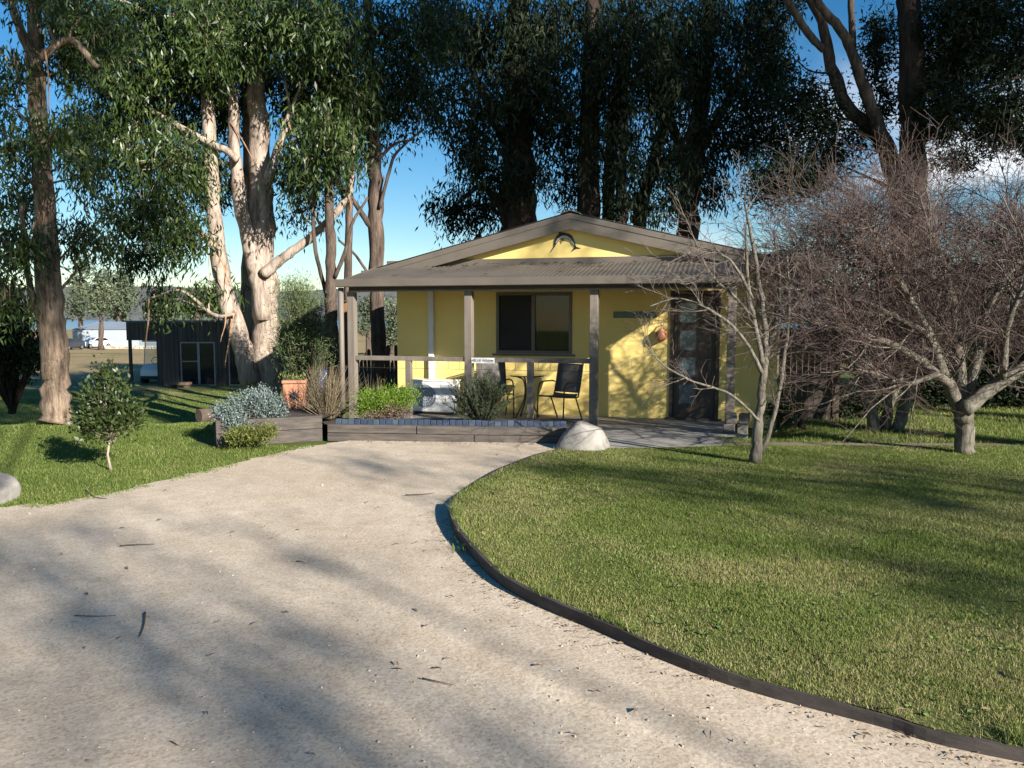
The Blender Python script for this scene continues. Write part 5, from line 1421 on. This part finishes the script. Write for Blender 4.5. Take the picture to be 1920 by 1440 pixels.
def car(px, Y, deg, paint, label, sc=1.0):
    x = (px - 960) / F * Y; z = float(gz(x, Y)); a = axes(deg); b = np.array([x, Y, z])
    c = thing('parked_car', b, label, 'car', 'cars parked across the field')
    L_ = lambda u, v, w: b + sc * (a[0] * u + a[1] * v + CZ * w)
    pr_ = [(-2.05, .28), (-2.1, .62), (-1.9, .85), (-.95, .95), (-.35, 1.40), (.95, 1.44), (1.75, .98), (2.05, .88), (2.08, .35)]
    m = MB(); m.prism([L_(u, -.82, w) for u, w in pr_], a[1] * 1.64 * sc); part('body', m, paint, c, bevel=.06)
    for s in (-.828, .828):
        m = MB(); m.prism([L_(u, s, w) for u, w in ((-.78, .98), (-.30, 1.33), (.28, 1.35), (.28, .98))], a[1] * .004); part('window', m, M['screen_dark'], c)
        m = MB(); m.prism([L_(u, s, w) for u, w in ((.34, .98), (.34, 1.35), (.92, 1.36), (1.45, 1.0))], a[1] * .004); part('window', m, M['screen_dark'], c)
        for u in (-1.3, 1.28):
            m = MB(); m.disc_y(L_(u, s * .93, .32), a[1], .32 * sc, .2 * sc, 16); w_ = part('wheel', m, M['tyre'], c)
            m = MB(); m.disc_y(L_(u, s * 1.062, .32), a[1], .19 * sc, .02, 12); part('hub', m, M['alu'], w_)
    for v in (-.6, .6):
        m = MB(); m.box(L_(-2.07, v, .66), (.05, .3, .14), a); part('headlight', m, M['white'], c)
car(62, 92, 20, M['car_blue'], 'blue car parked far left, partly behind the flaky gum trunk')
car(130, 100, 84, M['car_dark'], 'dark car parked at the left end of the far grey shed')
car(180, 107, 60, M['car_white'], 'white car parked in front of the far grey shed')

def far_tree(px, py_base, Y, top_py, cl, label, seed, lean=0):
    x = (px - 960) / F * Y; z = float(gz(x, Y))
    top = At(px + lean, top_py, Y)
    st = [([np.array([x, Y, z]), np.array([x, Y, z]) * .5 + top * .5 + np.array([lean * .004, 0, 0]), top], [w_ * Y / F for w_ in (5, 3.5, 1.5)])]
    s = Y / F
    c = [(At(a, b, Y + random.uniform(-1, 1) * rx * s), (rx * s, rx * s, ry * s), ns) for a, b, rx, ry, ns in cl]
    return gum('field_tree', label, st, c, M['leaf_far'], M['bark_mid'], seed, 'trees across the field', leaf=(Y * .0042, Y * .0018), per=22, spray=Y * .0038, limb=.1, hang=.1)
far_tree(152, 650, 122, 500, [(155, 500, 18, 14, 26), (148, 530, 18, 10, 24), (152, 560, 26, 14, 34), (140, 580, 18, 10, 20), (165, 545, 12, 8, 12)], 'tall open gum tree across the field left of the far grey shed roof', 91)
far_tree(190, 655, 100, 520, [(195, 522, 18, 12, 26), (188, 545, 22, 12, 30), (182, 575, 22, 14, 32), (200, 560, 16, 10, 20)], 'field tree standing in front of the middle of the far grey shed', 92)
far_tree(222, 650, 130, 520, [(225, 520, 20, 14, 28), (232, 542, 20, 12, 26), (215, 560, 20, 12, 26), (240, 570, 16, 10, 20), (222, 590, 24, 10, 24)], 'field tree just left of the dark shed roof corner', 93)
far_tree(690, 640, 70, 560, [(690, 580, 24, 22, 50), (680, 610, 20, 14, 30)], 'round olive tree across the field behind the porch post', 94)
far_tree(735, 650, 75, 570, [(740, 590, 26, 26, 50), (735, 630, 24, 20, 40)], 'bushy field tree at the left edge of the cabin wall', 95)
far_tree(290, 640, 180, 570, [(290, 580, 22, 10, 26), (310, 592, 24, 8, 24)], 'low spreading field tree above the dark shed roof', 96)
far_tree(370, 640, 190, 565, [(370, 580, 36, 12, 40), (410, 585, 30, 12, 30)], 'dense field tree behind the leaning pale gum stem', 97)
far_tree(20, 640, 105, 560, [(10, 590, 36, 18, 40), (50, 600, 26, 14, 26)], 'field tree at the far left beyond the parked blue car', 98)
far_tree(1500, 640, 90, 560, [(1500, 640, 40, 24, 40), (1450, 640, 36, 20, 30)], 'dark field tree right of the cabin behind the bare twigs', 99)

# ------------------------------------------------------------------ grass, litter, stones
def blades(name, n, region, zf, seed, h=(.008, .024), w=.0042, rmin=2.4, rmax=16, amax=.66, amin=-.66, dry=None, label=''):
    r = np.random.default_rng(seed)
    rad = rmin * (rmax / rmin) ** r.random(n); an = r.uniform(amin, amax, n)
    x, y = rad * np.sin(an), rad * np.cos(an)
    ok = region(x, y)
    x, y = x[ok], y[ok]; n = len(x)
    z = zf(x, y)
    hh = r.uniform(h[0], h[1], n) * (.6 + .8 * fbm(x * 1.3, y * 1.3, 3)) * (1 + .5 * (vnoise(x * 6, y * 6) > .75))
    rr_ = np.hypot(x, y)
    ww = w * .8 * (1 + .14 * rr_) * r.uniform(.7, 1.3, n)
    a = r.uniform(0, 2 * math.pi, n); le = r.normal(0, .45, (n, 2)) * hh[:, None]
    V = np.stack([np.stack([x - ww / 2 * np.cos(a), y - ww / 2 * np.sin(a), z - .004], -1), np.stack([x + ww / 2 * np.cos(a), y + ww / 2 * np.sin(a), z - .004], -1), np.stack([x + le[:, 0], y + le[:, 1], z + hh], -1)], 1).reshape(-1, 3)
    dv = dry(x, y) if dry is not None else 0
    rv = np.clip(r.uniform(.0, .62, n) * .7 + .35 * (fbm(x * .8, y * .8, 4) - .2) + (r.random(n) < dv) * r.uniform(.35, .6, n), 0, 1)
    o = npart(name, V, np.arange(3 * n), 3, M['blade'], None, {'rnd': rv}, kind='stuff')
    return tag(o, label, 'grass')
def curb_dist(x, y):
    d = np.full(len(x), 9.)
    for p in CURB[::2]: d = np.minimum(d, np.hypot(x - p[0], y - p[1]))
    return d
def lawn_region(x, y):
    ok = inside(lawn_poly, x, y)
    thin = fbm(x * 1.1 + 9, y * 1.1, 3)
    dd = curb_dist(x, y)
    return ok & (np.random.default_rng(5).random(len(x)) < np.clip(1.2 - .9 * sstep(.50, .60, thin), .3, 1) * (1 - .55 * sstep(.45, .05, dd)))
def lawn_dry(x, y):
    d = curb_dist(x, y)
    return np.clip(.20 + .75 * sstep(.8, .05, d) * (y < 7.5) + .55 * sstep(.46, .58, fbm(x * .8 + 4, y * .8 + 8, 3)), 0, .88)
blades('lawn_grass', 760000, lawn_region, zlawn, 101, dry=lawn_dry, amin=-.12, amax=.66, rmax=13, label='green mown grass of the lawn inside the curved timber edging')
def edge_region(x, y):
    d = curb_dist(x, y)
    return inside(lawn_poly, x, y) & (d < .05 + .05 * vnoise(x * 5, y * 5)) & (fbm(x * 2.5, y * 2.5, 2) > .36)
blades('edge_grass', 260000, edge_region, zlawn, 109, h=(.025, .075), dry=lambda x, y: np.full(len(x), .35), amin=-.12, amax=.66, rmax=11, label='longer untrimmed grass tufts along the inside of the timber edging')
r_ = np.random.default_rng(110); n = 420
rad = 2.8 * (11 / 2.8) ** r_.random(n); an = r_.uniform(-.1, .64, n); x, y = rad * np.sin(an), rad * np.cos(an)
ok = inside(lawn_poly, x, y) & (fbm(x * .9 + 2, y * .9, 2) > .38); x, y = x[ok], y[ok]; n = len(x); k = 9
a = r_.uniform(0, 6.28, (n, k)); D = norm(np.stack([np.cos(a), np.sin(a), np.full((n, k), .45)], -1)).reshape(-1, 3)
P = np.repeat(np.stack([x, y, zlawn(x, y) + .004], -1), k, 0); ln_ = r_.uniform(.015, .04, n * k)
V, L, at_ = leaves_mesh(P, D, ln_, ln_ * .38, r_, np.repeat(r_.uniform(0, .8, n), k)); tag(npart('lawn_weeds', V, L, 4, M['leaf_weed'], None, {'rnd': at_}, kind='stuff'), 'flat broad-leaved weeds dotted through the lawn', 'weeds')
def left_region(x, y):
    t, d = cab_td(x, y)
    ld = np.full(len(x), 9.)
    for p in LEDGE[::2]: ld = np.minimum(ld, np.hypot(x - p[0], y - p[1]))
    spill = (ld < .22) & (np.random.default_rng(6).random(len(x)) < sstep(.22, .0, ld) * (fbm(x * 3, y * 3, 2) > .34))
    return ((~inside(drive_poly, x, y)) | spill) & (x < -2.6) & ~((x > -4.4) & (y > 10.55)) & (y > 6.9)
blades('lawn_grass', 260000, left_region, lambda x, y: gz(x, y) + .03 * inside(drive_poly, x, y), 102, h=(.014, .035), rmin=7, rmax=32, amin=-.66, amax=-.12, dry=lambda x, y: np.full(len(x), .2), label='green mown grass of the left lawn around the gum trunk')
def back_region(x, y):
    return (x > 2.9) & (y > 10.6) & (cab_td(x, y)[1] < 6) & ~((cab_td(x, y)[0] < 7.1) & (cab_td(x, y)[1] > -.3))
blades('rough_grass', 90000, back_region, gz, 103, h=(.03, .07), rmin=10.5, rmax=20, amin=.2, amax=.66, dry=lambda x, y: np.full(len(x), .35), label='rough grass behind the dirt strip right of the cabin')
# loose stones on the drive
r_ = np.random.default_rng(104); n = 2600
rad = 2.5 * (11 / 2.5) ** r_.random(n); an = r_.uniform(-.66, .66, n); x, y = rad * np.sin(an), rad * np.cos(an)
ok = inside(drive_poly, x, y); x, y = x[ok], y[ok]; n = len(x)
s = r_.gamma(1.6, .0015, n) + .0018
oct_ = np.array([[1, 0, 0], [0, 1, 0], [-1, 0, 0], [0, -1, 0], [0, 0, .7], [0, 0, -.7]], float)
of = np.array([[0, 1, 4], [1, 2, 4], [2, 3, 4], [3, 0, 4], [1, 0, 5], [2, 1, 5], [3, 2, 5], [0, 3, 5]])
V = np.stack([x, y, zdrive(x, y) + s * .3], -1)[:, None] + oct_[None] * (s[:, None] * r_.uniform(.6, 1.4, (n, 3)))[:, None] + r_.normal(0, .15, (n, 6, 3)) * s[:, None, None]
M['pebble'] = leaf_mat('pebble', (0.26, 0.21, 0.155), (0.48, 0.40, 0.31), (0.60, 0.53, 0.43), rough=.9, spec=.2, trans=0)
o = npart('loose_stones', V.reshape(-1, 3), (of[None] + (np.arange(n) * 6)[:, None, None]).reshape(-1), 3, M['pebble'], None, {'rnd': np.repeat(r_.random(n), 8)}, kind='stuff'); tag(o, 'loose pale stones scattered over the gravel drive', 'gravel')
# fallen gum leaves and bits of bark
def litter(name, n, region, zf, seed, label, ln=(.03, .09)):
    r = np.random.default_rng(seed)
    rad = 2.5 * (12 / 2.5) ** r.random(n); an = r.uniform(-.66, .66, n); x, y = rad * np.sin(an), rad * np.cos(an)
    ok = region(x, y); x, y = x[ok], y[ok]; n = len(x)
    a = r.uniform(0, 6.28, n); D = norm(np.stack([np.cos(a), np.sin(a), r.normal(0, .15, n)], -1))
    P = np.stack([x, y, zf(x, y) + .012], -1); L = r.uniform(*ln, n); W = L * r.uniform(.12, .3, n)
    side = norm(np.stack([-D[:, 1], D[:, 0], r.normal(0, .5, n)], -1)); mid = P + D * (L * .45)[:, None] + np.array([0, 0, .006])
    V = np.stack([P, mid - side * (W / 2)[:, None], P + D * L[:, None], mid + side * (W / 2)[:, None]], 1).reshape(-1, 3)
    o = npart(name, V, np.arange(4 * n), 4, M['leaf_deadbrown'], None, {'rnd': r.random(n)}, kind='stuff'); return tag(o, label, 'leaf litter')
litter('leaf_litter', 260, lambda x, y: inside(drive_poly, x, y), zdrive, 105, 'dry brown leaves and bark flakes scattered on the gravel drive', (.02, .07))
litter('leaf_litter', 420, lambda x, y: inside(lawn_poly, x, y), lambda x, y: zlawn(x, y) + .02, 106, 'brown fallen leaves scattered on the lawn', (.03, .075))
r = np.random.default_rng(108); n = 450
ci = r.integers(30, len(CURB) - 12, n); cpt = CURB[ci] ; tn = norm(CURB[np.minimum(ci + 1, len(CURB) - 1)] - CURB[ci]); sd0 = np.stack([-tn[:, 1], tn[:, 0], 0 * ci], -1)
q = cpt - sd0 * (-(.02 + np.abs(r.normal(0, .10, n))))[:, None] * -1 + tn * r.uniform(0, .15, n)[:, None]
n2 = 500; w_ = r.random((n2, 1)); q2 = FA * (1 - w_) + FB * w_ + np.stack([0 * w_[:, 0], -.06 - np.abs(r.normal(0, .12, n2)), 0 * w_[:, 0]], -1)
q = np.vstack([q, q2]); ok = inside(drive_poly, q[:, 0], q[:, 1]); q = q[ok]; n = len(q)
a = r.uniform(0, 6.28, n); D = norm(np.stack([np.cos(a), np.sin(a), r.normal(0, .08, n)], -1)); P = np.stack([q[:, 0], q[:, 1], zdrive(q[:, 0], q[:, 1]) + .008], -1)
L_ = r.uniform(.010, .038, n); W = L_ * r.uniform(.15, .35, n); sd = norm(np.stack([-D[:, 1], D[:, 0], r.normal(0, .25, n)], -1)); mid = P + D * (L_ * .45)[:, None] + np.array([0, 0, .003])
V = np.stack([P, mid - sd * (W / 2)[:, None], P + D * L_[:, None], mid + sd * (W / 2)[:, None]], 1).reshape(-1, 3)
tag(npart('leaf_litter', V, np.arange(4 * n), 4, M['leaf_deadbrown'], None, {'rnd': r.random(n) * .8}, kind='stuff'), 'brown leaf litter gathered along the lawn edging and the front planter wall', 'leaf litter')
# leaf litter on the porch roof
r = np.random.default_rng(107); n = 130
tt = r.uniform(0.2, 6.2, n); dd = np.clip(np.abs(r.normal(1.25, .5, n)), 0, 1.36)
P = np.array([C(a, b, 2.30 + (b + .17) * .2168 + .02) for a, b in zip(tt, dd)]); a = r.normal(0, .35, n)
D = norm(CU * np.cos(a)[:, None] + CN * np.sin(a)[:, None] + CZ * .03); L_ = r.uniform(.04, .16, n); W = L_ * .14
sd = norm(np.cross(D, CZ)); mid = P + D * (L_ * .5)[:, None] + CZ * .008
V = np.stack([P, mid - sd * W[:, None] / 2, P + D * L_[:, None], mid + sd * W[:, None] / 2], 1).reshape(-1, 3)
tag(npart('leaf_litter', V, np.arange(4 * n), 4, M['leaf_deadbrown'], None, {'rnd': r.random(n)}, kind='stuff'), 'dry bark and leaves lying on the porch roof', 'leaf litter')
# single sticks on the drive
def stick(pts, w, label):
    P = [G(a, b) + CZ * .012 for a, b in pts]; Q = catmull(np.array(P), 4)
    m = MB(); m.tube(Q, np.linspace(w * .65, w * .25, len(Q)), 6)
    o = part('fallen_stick', m, M['twig_dry'], None, True, loc=P[0]); return tag(o, label, 'stick', 'sticks on the drive')
stick([(272, 1152), (270, 1175), (262, 1198)], .010, 'short dark stick lying upright to the view on the near drive')
stick([(225, 1026), (255, 1024), (290, 1023)], .008, 'dark bark stick at mid drive near the left, left of the upright stick')
stick([(160, 922), (178, 934), (200, 937)], .010, 'bent stick at the left edge of the drive beside the grass')
stick([(792, 1276), (820, 1282), (855, 1290)], .006, 'thin straight stick on the near drive left of the edging curve')
stick([(140, 1158), (180, 1159), (218, 1158)], .005, 'thin pale stick lying left of the short dark stick')
stick([(760, 930), (790, 929), (815, 926)], .008, 'reddish stick on the drive just before the edging corner')
stick([(556, 1055), (566, 1056), (573, 1060)], .007, 'tiny bent twig in the middle of the drive')
# weeds at the edging corner
spiky('weed_tuft', 'yellow-green weed growing in the shade of the edging curve', G(868, 1033), 26, .07, .7, 111, M['leaf_bright'], .003, cat='weed')
spiky('weed_tuft', 'small weed sprig at the top of the edging curve shade', G(850, 1015), 16, .06, .7, 112, M['leaf_olive'], .003, cat='weed')
